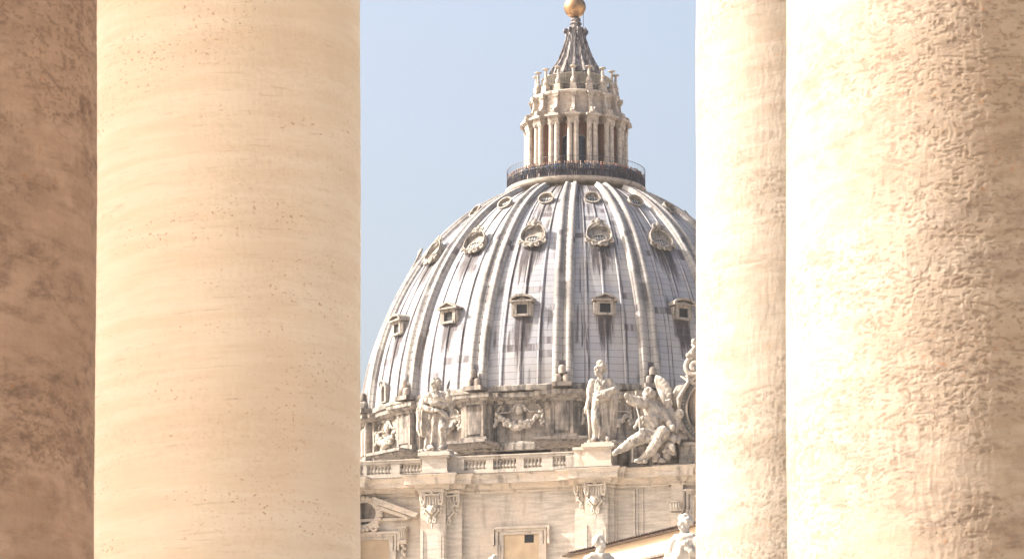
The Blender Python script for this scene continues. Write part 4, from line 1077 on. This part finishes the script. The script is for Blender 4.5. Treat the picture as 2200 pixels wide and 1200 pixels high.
for q in range(6): m.box(a0+.13+(a1-a0-.26)*q/6, a0+.13+(a1-a0-.26)*(q+.5)/6, -b-.38, -b-.322, zq_-1.3, zq_-1.1)
m.build('bracket', MAT['cornice'], front, angle=45)
# body of the church behind the front (it carries dome and front; hidden from the square)
nb = MB(); nb.box(-80, A_(1658, 0), 1.7, 165, 0, z_ct-3); nb.box(-62, A_(1658, 0)-18, 1.8, 160, z_ct-3, z_ct-1)
nb.build('nave_body', MAT['facade'], front)

# ================================================================== CLOCK
ck_a, ck_z = fa(1543, 878, .2)
clock = empty('facade_clock', w_(ck_a, .2, z_ct), -FA_, 'large round stone framed clock on the church front, mostly behind a pale column', 'clock')
zc_ = ck_z-z_ct; ro = ck_a-fa(1462, 878, .2)[0]
m = MB(); m.ring(circle(ro, ro, 0, zc_, 64), circle(ro*.80, ro*.80, 0, zc_, 64), -.35, .6); m.ring(circle(ro*1.03, ro*1.03, 0, zc_, 64), circle(ro*.96, ro*.96, 0, zc_, 64), -.5, -.351); m.ring(circle(ro*.83, ro*.83, 0, zc_, 64), circle(ro*.78, ro*.78, 0, zc_, 64), -.48, -.352)
m.box(-ro*.8, ro*.8, -.2, .9, .02, zc_-ro*.7)
m.build('frame', MAT['attic'], clock, angle=40)
tk = MB()
for i in range(60):
    an = 2*math.pi*i/60; c_, s_ = math.cos(an), math.sin(an)
    q = [(ro*.845, -.02*ro), (ro*.945, -.02*ro), (ro*.945, .02*ro), (ro*.845, .02*ro)]
    tk.prism([(x*s_+y*c_, zc_+x*c_-y*s_) for x, y in q], -.38, -.3505)
tk.build('minute_marks', MAT['bronze'], clock)
m = MB(); m.prism(circle(ro*.80, ro*.80, 0, zc_, 64), -.05, .3); m.build('dial', MAT['attic'], clock)
m = MB(); m.prism([(-.08, zc_-.4), (.08, zc_-.4), (.03, zc_+ro*.7), (-.03, zc_+ro*.7)], -.12, -.06); m.prism([(.0, zc_-.1), (ro*.5, zc_+.35), (ro*.5, zc_+.45), (-.1, zc_+.1)], -.2, -.13); m.build('hands', MAT['bronze'], clock)
m = MB()
lx, lz = fa(1486, 787, .2); lx -= ck_a; lz -= z_ct
m.tube([(lx+p[0], -.3, lz+p[1]) for p in spiral(.3, -.1, .75, .15, 1.5, math.pi*.5, 1, 30)], .2, 8)
m.tube([(lx+.1, -.3, lz-.9), (lx-.6, -.3, lz-.7), (lx+.1, -.25, lz-1.2), (lx+.8, -.2, lz-1.5)], [.16, .2, .2, .2], 8)
m.tube([(lx+.3, -.3, lz+.6), (lx+.05, -.3, lz+1.0), (lx+.35, -.3, lz+1.35), (lx+.1, -.3, lz+1.6)], [.2, .24, .2, .12], 8)
m.ell((lx-.15, -.4, lz+.75), (.2, .2, .2)); m.ell((lx+.25, -.4, lz+1.75), (.2, .2, .2)); m.tube([(-ro*.99, -.36, zc_-.3*ro), (-ro*1.02, -.42, zc_+.3*ro), (-ro*.75, -.40, zc_+.72*ro), (lx-.3, -.30, lz-.7)], [.10, .14, .14, .16], 7); m.ell((-ro*.98, -.55, zc_-.12*ro), (.36, .16, .36)); m.ell((-ro*.98, -.72, zc_-.12*ro), (.16, .1, .16))
m.build('scroll_ornament', MAT['statue'], clock, True)
# ================================================================== STATUES
def lerp_list(ks, t):
    """piecewise interpolation of tuples keyed by first element"""
    ks = sorted(ks); xs = [k[0] for k in ks]
    return [float(np.interp(t, xs, [k[i] for k in ks])) for i in range(1, len(ks[0]))]
def drape(m, keys, folds, n=72, steps=46, sharp=1.0, twist=0.0, seed=0):
    """closed lofted cloth: keys (z, cx, cy, rx, ry, amp)"""
    z0, z1 = keys[0][0], keys[-1][0]; lo, hi = min(z0, z1), max(z0, z1); vs = []; fs = []
    rd = random.Random(seed); ph = [(k_, rd.uniform(0, 6.28), rd.uniform(-2.0, 2.0), a_) for k_, a_ in folds]
    for j in range(steps+1):
        z = lo+(hi-lo)*j/steps; cx, cy, rx, ry, am = lerp_list(keys, z)
        for i in range(n):
            a = 2*math.pi*i/n; f = 0
            for k_, p_, w_q, a_ in ph:
                s_ = math.sin((k_*a+p_+w_q*z+twist*z)/1.0); f += a_*(1-2*abs(s_)**.7 if sharp else s_)
            q = 1+1.7*am*f
            vs.append((cx+rx*q*math.sin(a), cy-ry*q*math.cos(a), z))
    for j in range(steps):
        for i in range(n): fs.append((j*n+i, j*n+(i+1) % n, (j+1)*n+(i+1) % n, (j+1)*n+i))
    fs.append(tuple(range(n-1, -1, -1))); fs.append(tuple(steps*n+i for i in range(n)))
    m.add(vs, fs)
def head(m, c, yaw=0, pitch=0, s=1.0, beard=0, curls=0, bald=0, seed=0, long=0):
    """face looks along -y before turning"""
    r = Matrix.Rotation(yaw, 3, 'Z') @ Matrix.Rotation(pitch, 3, 'X'); c = Vector(c)
    def e(p, q): m.ell(c+r @ (Vector(p)*s), tuple(x*s for x in q), r, 12, 8)
    e((0, .01, .03), (.080, .098, .105)); e((0, -.025, -.045), (.062, .075, .085)); e((0, -.055, -.105), (.038, .04, .035))
    e((0, -.105, -.015), (.014, .024, .035)); e((0, -.112, -.032), (.018, .022, .014)); e((0, -.09, .03), (.058, .022, .016))
    e((0, -.094, -.068), (.026, .014, .010)); e((.078, 0, -.01), (.014, .026, .034)); e((-.078, 0, -.01), (.014, .026, .034))
    for sx in (-1, 1): e((sx*.03, -.088, .006), (.014, .010, .009)); e((sx*.045, -.07, -.04), (.022, .022, .02))
    rd = random.Random(seed)
    if beard:
        for i in range(16): e((rd.uniform(-.05, .05), -.055+rd.uniform(-.03, .03), -.115-rd.uniform(0, .09)*beard), (.026, .026, .036))
    nn = 90 if not bald else 40
    for i in range(nn):
        a = rd.uniform(0, 6.28); f = math.asin(rd.uniform(-.25, .98))
        x, y = math.sin(a), math.cos(a)
        if y < -.3 and f < .75: continue
        z = (.019+.010*curls)*rd.uniform(.7, 1.3)
        q = 1.06+.05*curls; e((.082*q*x*math.cos(f), .010+.100*q*y*math.cos(f), .03+.106*q*math.sin(f)), (z, z, z))
    if long:
        for i in range(22): a = rd.uniform(-1.6, 1.6); e((.078*math.sin(a), .025+.085*math.cos(a), -.03-rd.uniform(0, .10)), (.024, .024, .036))
def hand(m, c, d, s=1.0, curl=.4, side=Vector((1, 0, 0))):
    d = Vector(d).normalized(); c = Vector(c); side = (side-d*side.dot(d)).normalized(); pn = d.cross(side)
    m.ell(c+d*.04*s, (.04*s, .04*s, .045*s))
    for i, l in enumerate((.075, .085, .08, .062)):
        b = c+d*.075*s+side*(i-1.5)*.021*s
        m.limb([b, b+d*l*.55*s-pn*curl*.02*s, b+d*l*.85*s-pn*curl*.06*s], [.0115*s, .0105*s, .009*s], 6)
    b = c+d*.02*s-side*.035*s; m.limb([b, b-side*.03*s+d*.03*s, b-side*.03*s+d*.065*s], [.013*s, .012*s, .010*s], 6)
def foot(m, c, yaw, s=1.0):
    r = Matrix.Rotation(yaw, 3, 'Z'); c = Vector(c)
    m.limb([c+r @ Vector((0, .02, .06))*s, c+r @ Vector((0, -.06, .05))*s, c+r @ Vector((0, -.15, .028))*s], [.045*s, .042*s, .032*s], 8)
    for i in range(5): q = c+r @ Vector(((i-2)*.019, -.175+.006*abs(i-1.5), .018))*s; m.ell(q, (.012*s, .026*s, .014*s), r, 6, 5)
def clothdisp(amp, sx=9, seed=0, sc_=1.0):
    def f(co):
        x, y, z = co[:, 0]/sc_, co[:, 1]/sc_, co[:, 2]/sc_
        w = np.clip((1.56-z)/.1, 0, 1) if sc_ > 1.5 else 1.0
        return w*amp*sc_*(1-2.4*np.abs(vnoise(x*sx*1.5+z*2.2, y*sx*1.5, z*sx*.40, seed))+.5-1.2*np.abs(vnoise(x*sx*3.0-z*3, y*sx*3.0, z*sx*.9, seed+3)))
    return f
def statue_root(name, p, rz, label, cat='statue', group=None): return empty(name, p, rz, label, cat, group)

# ---- bearded apostle with a knife, on the left pedestal
K = 5.55/1.86
rt = statue_root('stone_statue', w_(pa1-.16, .75, pz1), -FA_*.2, 'weathered bearded statue in a long cloak holding up a dark knife, on the left pedestal', 'statue', 'stone figures along the church front')
m = MB()
m.box(-.36, .36, -.26, .26, 0, .05)
drape(m, [(.05, -.03, .02, .27, .20, .16), (.35, -.03, .02, .24, .19, .17), (.75, -.03, .0, .22, .18, .12), (1.0, -.02, .0, .20, .155, .07), (1.25, 0, .0, .215, .155, .05), (1.40, 0, .02, .20, .14, .04), (1.50, 0, .02, .11, .10, .02)], ((5, .5), (9, .35), (14, .2)), seed=4)
# forward bent leg pressing through the cloth, bare shin
m.limb([(.13, -.06, .92), (.15, -.20, .56), (.14, -.12, .12)], [.105, .085, .055]); foot(m, (.14, -.14, .05), -.1, 1.15); foot(m, (-.12, -.2, .05), .35, 1.1)
m.ell((.15, -.22, .58), (.075, .06, .085))
# cloak: long fall down his right side, collar and sash over the chest
drape(m, [(.42, -.31, .03, .07, .13, .3), (.6, -.33, .02, .10, .16, .25), (1.0, -.32, .02, .11, .16, .2), (1.3, -.24, .03, .12, .16, .12), (1.47, -.12, .03, .12, .12, .06)], ((4, .5), (7, .4)), n=40, seed=9)
m.limb([(-.23, -.02, 1.42), (-.12, -.15, 1.40), (.05, -.17, 1.33), (.18, -.13, 1.26)], [.09, .075, .075, .06]); m.limb([(-.20, -.10, 1.28), (-.05, -.19, 1.18), (.12, -.17, 1.14), (.24, -.08, 1.2)], [.06, .06, .06, .06])
m.limb([(-.2, -.08, 1.38), (-.1, -.17, 1.30), (.04, -.19, 1.22)], [.05, .05, .05])
# right arm across the belly under cloth, left arm raised to the knife
m.limb([(-.22, 0, 1.40), (-.29, -.07, 1.12), (-.06, -.23, 1.02)], [.095, .085, .06]); hand(m, (-.04, -.24, 1.02), (1, -.15, -.1))
m.limb([(.20, 0, 1.42), (.31, -.02, 1.16), (.27, -.17, 1.37)], [.095, .075, .052]); hand(m, (.27, -.18, 1.40), (.05, -.1, 1), curl=1.2)
m.limb([(.24, -.02, 1.2), (.30, -.05, .95), (.22, -.08, .82)], [.06, .055, .04]); m.limb([(.1, -.18, 1.0), (.24, -.12, .84), (.2, -.05, .5)], [.05, .06, .05])
m.limb([(0, .02, 1.45), (-.01, -.01, 1.60)], [.07, .06]); head(m, (-.02, -.02, 1.71), -.75, .08, 1.13, beard=1.0, seed=2, long=1)
m.xf(Matrix.Scale(K, 4))
m.xf(Matrix.Diagonal((1.14, 1.06, 1, 1)))
sculpt(m, 'figure', MAT['statue'], rt, .042, clothdisp(.016, 7, 3, K), 1)
kn = MB(); kn.prism([(.255*K, 1.47*K), (.30*K, 1.5*K), (.335*K, 1.62*K), (.36*K, 1.80*K), (.30*K, 1.71*K), (.265*K, 1.60*K)], -.20*K, -.175*K); kn.build('knife_blade', MAT['bronze'], rt)

# ---- curly haired apostle looking up, on the middle pedestal
K = 5.92/1.86
rt = statue_root('stone_statue', w_(pa2, .75, pz2), -FA_*.2, 'curly haired statue looking left with a forearm across its waist, on the middle pedestal', 'statue', 'stone figures along the church front')
m = MB(); m.box(-.30, .34, -.24, .24, 0, .045)
drape(m, [(.045, .03, .03, .25, .19, .16), (.4, .03, .02, .225, .18, .16), (.8, .02, .01, .20, .165, .10), (1.02, .0, .0, .185, .15, .05), (1.25, .0, .0, .205, .15, .04), (1.40, 0, .01, .20, .14, .03), (1.50, 0, .01, .10, .09, .02)], ((5, .5), (8, .3), (13, .22)), seed=12)
m.limb([(-.10, -.05, .95), (-.13, -.20, .55), (-.11, -.10, .12)], [.115, .09, .06]); foot(m, (-.12, -.12, .045), -.35, 1.15); foot(m, (.13, -.15, .045), .2, 1.1)
m.limb([(-.12, -.17, .6), (-.02, -.2, .3), (-.03, -.16, .08)], [.03, .04, .03])
# bunched mantle round the waist and long fall on his left side
for q in range(4): m.limb([(-.21, -.03, 1.0+.045*q), (-.06, -.18, .98+.05*q), (.12, -.19, 1.02+.05*q), (.24, -.06, 1.06+.05*q)], [.038, .045, .045, .04])
drape(m, [(.05, .20, .03, .09, .13, .3), (.4, .23, .0, .10, .14, .28), (.8, .27, -.03, .10, .14, .2), (1.05, .29, -.05, .10, .14, .12), (1.35, .24, .02, .11, .12, .08)], ((4, .5), (7, .4)), n=40, seed=21)
m.limb([(-.2, 0, 1.41), (-.28, .0, 1.14), (-.31, -.05, .90)], [.09, .072, .05]); hand(m, (-.32, -.05, .87), (-.1, -.1, -1), 1.15, .9)
m.limb([(.2, 0, 1.41), (.30, -.02, 1.13), (.06, -.24, 1.09)], [.10, .085, .06]); hand(m, (.04, -.25, 1.09), (-1, -.15, -.05), 1.15, .6)
m.limb([(.14, -.2, 1.16), (.28, -.14, 1.2), (.33, .0, 1.22)], [.06, .08, .08])
m.limb([(-.09, -.12, 1.42), (0, -.15, 1.3), (.08, -.12, 1.43)], [.03, .03, .03])
m.limb([(0, .02, 1.45), (-.02, -.01, 1.60)], [.075, .065]); head(m, (-.035, -.02, 1.71), -.95, -.15, 1.2, curls=1.4, seed=5)
m.xf(Matrix.Scale(K, 4))
sculpt(m, 'figure', MAT['statue'], rt, .042, clothdisp(.016, 7, 8, K), 1)
st = MB(); st.tube([(-.315*K, -.06*K, .86*K), (-.27*K, -.08*K, .45*K), (-.26*K, -.08*K, .05*K)], [.035*K, .03*K, .026*K], 8)
for q in range(12): st.ell((-.305*K+.004*q*K, -.075*K, (.82-.062*q)*K), (.03*K, .03*K, .03*K), None, 6, 4)
st.build('short_staff', MAT['statue'], rt, True)

# ---- reclining angel beside the clock
ang = fa(1400, 992, .55)
K = 1.0
rt = statue_root('angel_statue', w_(ang[0], .55, z_ct+.03), -FA_*.2, 'winged angel sitting with outstretched arm beside the clock, carved leaves at its feet', 'statue', 'stone figures along the church front')
def q_(u, v, y=0):
    """picture point on the angel's own plane -> local metres"""
    p = P(u, v, rt.location.y); return (p.x-rt.location.x, y, p.z-rt.location.z)
m = MB()
# torso, hips, thighs, shins
m.limb([q_(1420, 945, -.1), q_(1412, 915, -.25), q_(1402, 882, -.4), q_(1396, 868, -.4)], [.75, .70, .62, .42])
m.limb([q_(1425, 945, -.1), q_(1385, 938, -.9), q_(1352, 958, -1.2), q_(1332, 972, -1.25)], [.62, .52, .36, .24]); m.limb([q_(1334, 970, -1.25), q_(1321, 980, -1.6)], [.22, .15])
m.limb([q_(1428, 940, -.2), q_(1424, 936, -1.2), q_(1398, 975, -1.3), q_(1380, 992, -1.2)], [.62, .50, .34, .22]); m.limb([q_(1380, 994, -1.2), q_(1368, 997, -1.6)], [.2, .14])
m.ell(q_(1425, 934, -1.3), (.48, .4, .45))
# raised arm towards the left with hanging sleeve
m.limb([q_(1404, 872, -.35), q_(1382, 868, -1.0), q_(1360, 862, -1.2)], [.40, .32, .27]); m.limb([q_(1360, 862, -1.2), q_(1349, 856, -1.3)], [.24, .2])
m.limb([q_(1386, 873, -.9), q_(1368, 873, -1.2), q_(1352, 868, -1.25)], [.28, .26, .16])
for i in range(4): m.limb([q_(1350, 855+2.2*i, -1.3), q_(1345, 853+2.6*i, -1.38), q_(1343, 857+2.2*i, -1.45)], [.07, .06, .05], 6)
# other arm to the garland
m.limb([q_(1412, 878, -.4), q_(1432, 900, -.7), q_(1440, 925, -.9)], [.36, .28, .2])
# sweeping drapery
m.limb([q_(1364, 922, -.9), q_(1376, 905, -1.0), q_(1398, 902, -1.0), q_(1425, 908, -.8)], [.10, .18, .26, .26]); m.limb([q_(1368, 918, -.8), q_(1386, 912, -1.05), q_(1412, 918, -1.0)], [.1, .2, .24])
m.limb([q_(1372, 955, -1.0), q_(1395, 950, -1.2), q_(1424, 938, -1.4)], [.16, .2, .2]); m.limb([q_(1400, 890, -.9), q_(1390, 915, -1.0), q_(1408, 935, -1.1)], [.14, .18, .16])
m.limb([q_(1440, 945, -.8), q_(1428, 972, -.9), q_(1436, 992, -.6)], [.25, .2, .16])
hd = Vector(q_(1394, 854, -.7)); hm = MB(); head(hm, (0, 0, 0), -.6, .25, 3.6, curls=1, seed=8, long=1); m.merge(hm, Matrix.Translation(hd))
sculpt(m, 'figure', MAT['statue'], rt, .055, clothdisp(.045, 2.6, 14, 1.0), 1)
def wing(root_uv, tips, y, name='wing'):
    w = MB()
    for i, (u, v, wd) in enumerate(tips):
        r0 = Vector(q_(*root_uv, y)); t = Vector(q_(u, v, y-.05*i)); mid = r0.lerp(t, .55)+Vector((0, -.10, 0)); 
        d = (t-r0).normalized()
        w.tube([r0, r0.lerp(t, .3)+Vector((0, -.08, 0)), mid, r0.lerp(t, .85)+Vector((0, -.06, 0)), t], [wd*.8, wd*1.3, wd*1.45, wd*1.25, wd*.35], 10, .30, (0, 1, 0))
    w.limb([q_(root_uv[0]+4, root_uv[1]+6, y), q_(root_uv[0]-6, root_uv[1]-14, y-.1), q_(root_uv[0]-14, root_uv[1]-30, y-.1)], [.22, .24, .14])
    return w.build(name, MAT['statue'], rt, True)
wing((1432, 866), ((1410, 804, .22), (1416, 806, .22), (1423, 811, .22), (1430, 818, .22), (1437, 829, .20), (1442, 842, .18)), .3)
wing((1446, 866), ((1462, 824, .22), (1471, 824, .22), (1476, 834, .22), (1478, 848, .22), (1474, 858, .2)), .5)
# child's head and body behind, leaves below
m = MB(); hd = Vector(q_(1436, 872, -.3)); hm = MB(); head(hm, (0, 0, 0), .2, .1, 2.7, curls=1, seed=18); m.merge(hm, Matrix.Translation(hd))
m.limb([q_(1438, 884, -.2), q_(1442, 912, -.2), q_(1446, 940, -.1)], [.34, .44, .4]); m.limb([q_(1446, 890, -.3), q_(1458, 905, -.5), q_(1452, 930, -.7)], [.22, .18, .14])
m.limb([q_(1432, 892, -.4), q_(1426, 915, -.8)], [.2, .15])
sculpt(m, 'cherub', MAT['statue'], rt, .055, clothdisp(.03, 2.5, 5, 1.0), 1)
lf = MB(); rd = random.Random(5)
def leaf(u, v, du, dv, wd, y):
    a, b = Vector(q_(u, v, y)), Vector(q_(u+du, v+dv, y-.25))
    lf.tube([a, a.lerp(b, .35)+Vector((0, -.16, .03)), a.lerp(b, .7)+Vector((0, -.16, 0)), b], [.06, wd*1.2, wd, .03], 8, .35, (0, 1, 0))
for u, v, du, dv, wd in ((1395, 985, -14, 8, .18), (1402, 988, 10, 8, .2), (1418, 975, -16, 16, .22), (1424, 978, 18, 12, .24), (1430, 968, 24, 14, .26), (1428, 962, 20, -2, .2), (1440, 955, 8, 24, .2), (1446, 935, 2, 26, .2), (1440, 930, -4, 22, .18), (1452, 940, 8, 20, .18), (1410, 992, 22, 4, .18), (1392, 996, -10, 3, .14), (1436, 905, 6, 26, .2), (1444, 915, 2, 20, .18)):
    leaf(u, v, du, dv, wd, -1.0+rd.uniform(-.3, .3))
lf.build('carved_leaves', MAT['statue'], rt, True)
rod = MB(); rod.tube([q_(1367, 875, -1.35), q_(1374, 902, -1.4), q_(1377, 955, -1.3)], .06, 7); rod.tube([q_(1359, 962, -1.1), q_(1360, 996, -1.0)], .07, 7); rod.build('support_rod', MAT['white_statue'], rt)

# ================================================================== LOW OCHRE WING AND THE STATUES IN FRONT OF IT
wd_ = Vector((-math.sin(R(27.7)), math.cos(R(27.7)), 0)); wn_ = Vector((-wd_.y, wd_.x, 0))*1.0
Apt = P(1495, 1124, 150)
lo_, hi_ = 0, 60
for _ in range(50):
    md = (lo_+hi_)/2; pt = Apt+wd_*md
    if proj(pt)[0] > 1226: lo_ = md
    else: hi_ = md
Lw = lo_
wing_o = empty('low_building', (Apt.x, Apt.y, 0), math.atan2(wd_.y, wd_.x), 'low ochre plastered building with a dark tiled roof edge at lower right', 'building')
zt_ = Apt.z
m = MB(); m.box(-22, Lw, -14, 0, 0, zt_-.12); m.build('wall', MAT['plaster'], wing_o)
m = MB(); m.box(-22.3, Lw+.25, -14.2, .30, zt_-.118, zt_-.05)
for i in range(int((Lw+22)/.24)): x_ = -22.1+.24*i; m.tube([(x_, .34, zt_+.0), (x_, -4, zt_+.85)], .04, 6)
m.add([(-22.3, .42, zt_-.028), (Lw+.25, .42, zt_-.028), (Lw+.25, -7, zt_+1.45), (-22.3, -7, zt_+1.45), (-22.3, -14.2, zt_-.028), (Lw+.25, -14.2, zt_-.028)], [(0, 1, 2, 3), (3, 2, 5, 4)])
m.build('roof', MAT['tiles'], wing_o)
sq = min(np.arange(0, Lw, .05), key=lambda q: abs(proj(Apt+wd_*float(q))[0]-1440)); zc2 = P(1440, 1185, (Apt+wd_*float(sq)).y)[2]
m = MB(); m.box(-22, Lw, .002, .16, zc2-.10, zc2); m.box(-22, Lw, .002, .08, zc2-.2, zc2-.102); m.build('string_course', MAT['tiles'], wing_o)

colw = MB()
def white_statue(u, v_top, Y, rz, label, hk, seed, slant=0):
    top = P(u, v_top, Y); K = 3.2/1.86; z0 = top.z-3.22
    rt = statue_root('roof_statue', (top.x, top.y, z0), rz, label, 'statue', 'pale statues along the low wing')
    m = MB(); m.box(-.30, .30, -.24, .24, 0, .05)
    drape(m, [(.05, 0, .03, .26, .2, .16), (.5, 0, .02, .23, .18, .15), (1.0, .0, .0, .20, .16, .09), (1.25, .0, .0, .23, .165, .08), (1.40, 0, .01, .225, .15, .06), (1.52, 0, .01, .11, .1, .03)], ((5, .5), (9, .35)), seed=seed)
    m.limb([(-.22, 0, 1.41), (-.33, -.02, 1.12), (-.20, -.2, .98)], [.10, .085, .06]); hand(m, (-.19, -.21, .97), (.8, -.4, 0), 1.1)
    m.limb([(.22, 0, 1.41), (.30, .0, 1.12), (.22, -.2, 1.22)], [.10, .085, .06]); hand(m, (.21, -.21, 1.24), (-.5, -.3, .6), 1.1)
    for q in range(5): m.limb([(.20-.03*q, -.02, 1.47-.02*q), (.02-.02*q, -.17, 1.34-.06*q), (-.2, -.12, 1.16-.05*q)], [.05, .042, .05])
    m.limb([(-.22, .0, 1.36), (-.36, .02, 1.0), (-.33, .05, .6)], [.09, .09, .05])
    m.limb([(0, .02, 1.45), (0, -.01, 1.60)], [.095, .078]); head(m, (0, -.02, 1.715), *hk); m.limb([(-.16, -.04, 1.50), (0, -.12, 1.47), (.16, -.04, 1.50)], [.06, .06, .06])
    m.xf(Matrix.Scale(K, 4))
    sculpt(m, 'figure', MAT['white_statue'], rt, .028, clothdisp(.010, 8, seed, K), 1)
    colw.box(top.x-.8, top.x+.8, top.y-.8, top.y+.8, z0-1.2, z0-.002)
    return rt
white_statue(1288, 1151, 117, R(20), 'pale statue showing only head and shoulders below the middle pedestal', (.45, 0, 1.15, 0, .8, 0, 3, 0), 31)
white_statue(1472, 1107, 108, R(-30), 'large pale bearded statue in a thick draped mantle at the edge of the right column', (-.5, .15, 1.15, .8, .8, 0, 6, 0), 37)
white_statue(1062, 1194, 126, R(0), 'pale statue with just the crown of its head showing at the bottom edge', (.2, 0, 1.1, 0, 1, 0, 9, 0), 41)
a_, b_ = P(1062, 1194, 126), P(1472, 1107, 108); zz_ = min(a_.z, b_.z)-3.3-1.2
d_ = Vector((b_.x-a_.x, b_.y-a_.y, 0)).normalized(); n_ = Vector((d_.y, -d_.x, 0))
cw = MB(); q1, q2 = a_-d_*14, b_+d_*16
pth = [q1+n_*1.6, q2+n_*1.6, q2-n_*4, q1-n_*4]
cw.sweep([(p.x, p.y) for p in pth], [(0, 0), (0, zz_-.9), (.5, zz_-.5), (.55, zz_-.05), (-.8, zz_)], closed=True)
cw.add([(p.x, p.y, zz_-.004) for p in pth], [(0, 1, 2, 3)])
cwr = tag(cw.build('colonnade_wing', MAT['facade']), 'low travertine wing under the pale statues, below the picture edge', 'building')
colw.build('statue_pedestals', MAT['facade'], cwr)

# ================================================================== THIN HAZE, ADDED TO LIFT THE DARK TONES
hz = MB(); hz.box(-2600, 2600, -700, 4600, -1, 125)
m = bpy.data.materials.new('added_thin_haze'); m.use_nodes = True; n = m.node_tree; n.nodes.clear()
out = n.nodes.new('ShaderNodeOutputMaterial'); vol = n.nodes.new('ShaderNodeVolumePrincipled')
vol.inputs['Color'].default_value = (.96, .97, 1.0, 1); vol.inputs['Density'].default_value = .00006; vol.inputs['Anisotropy'].default_value = .2
n.links.new(vol.outputs[0], out.inputs['Volume'])
tag(hz.build('added_haze', m), kind='stuff')
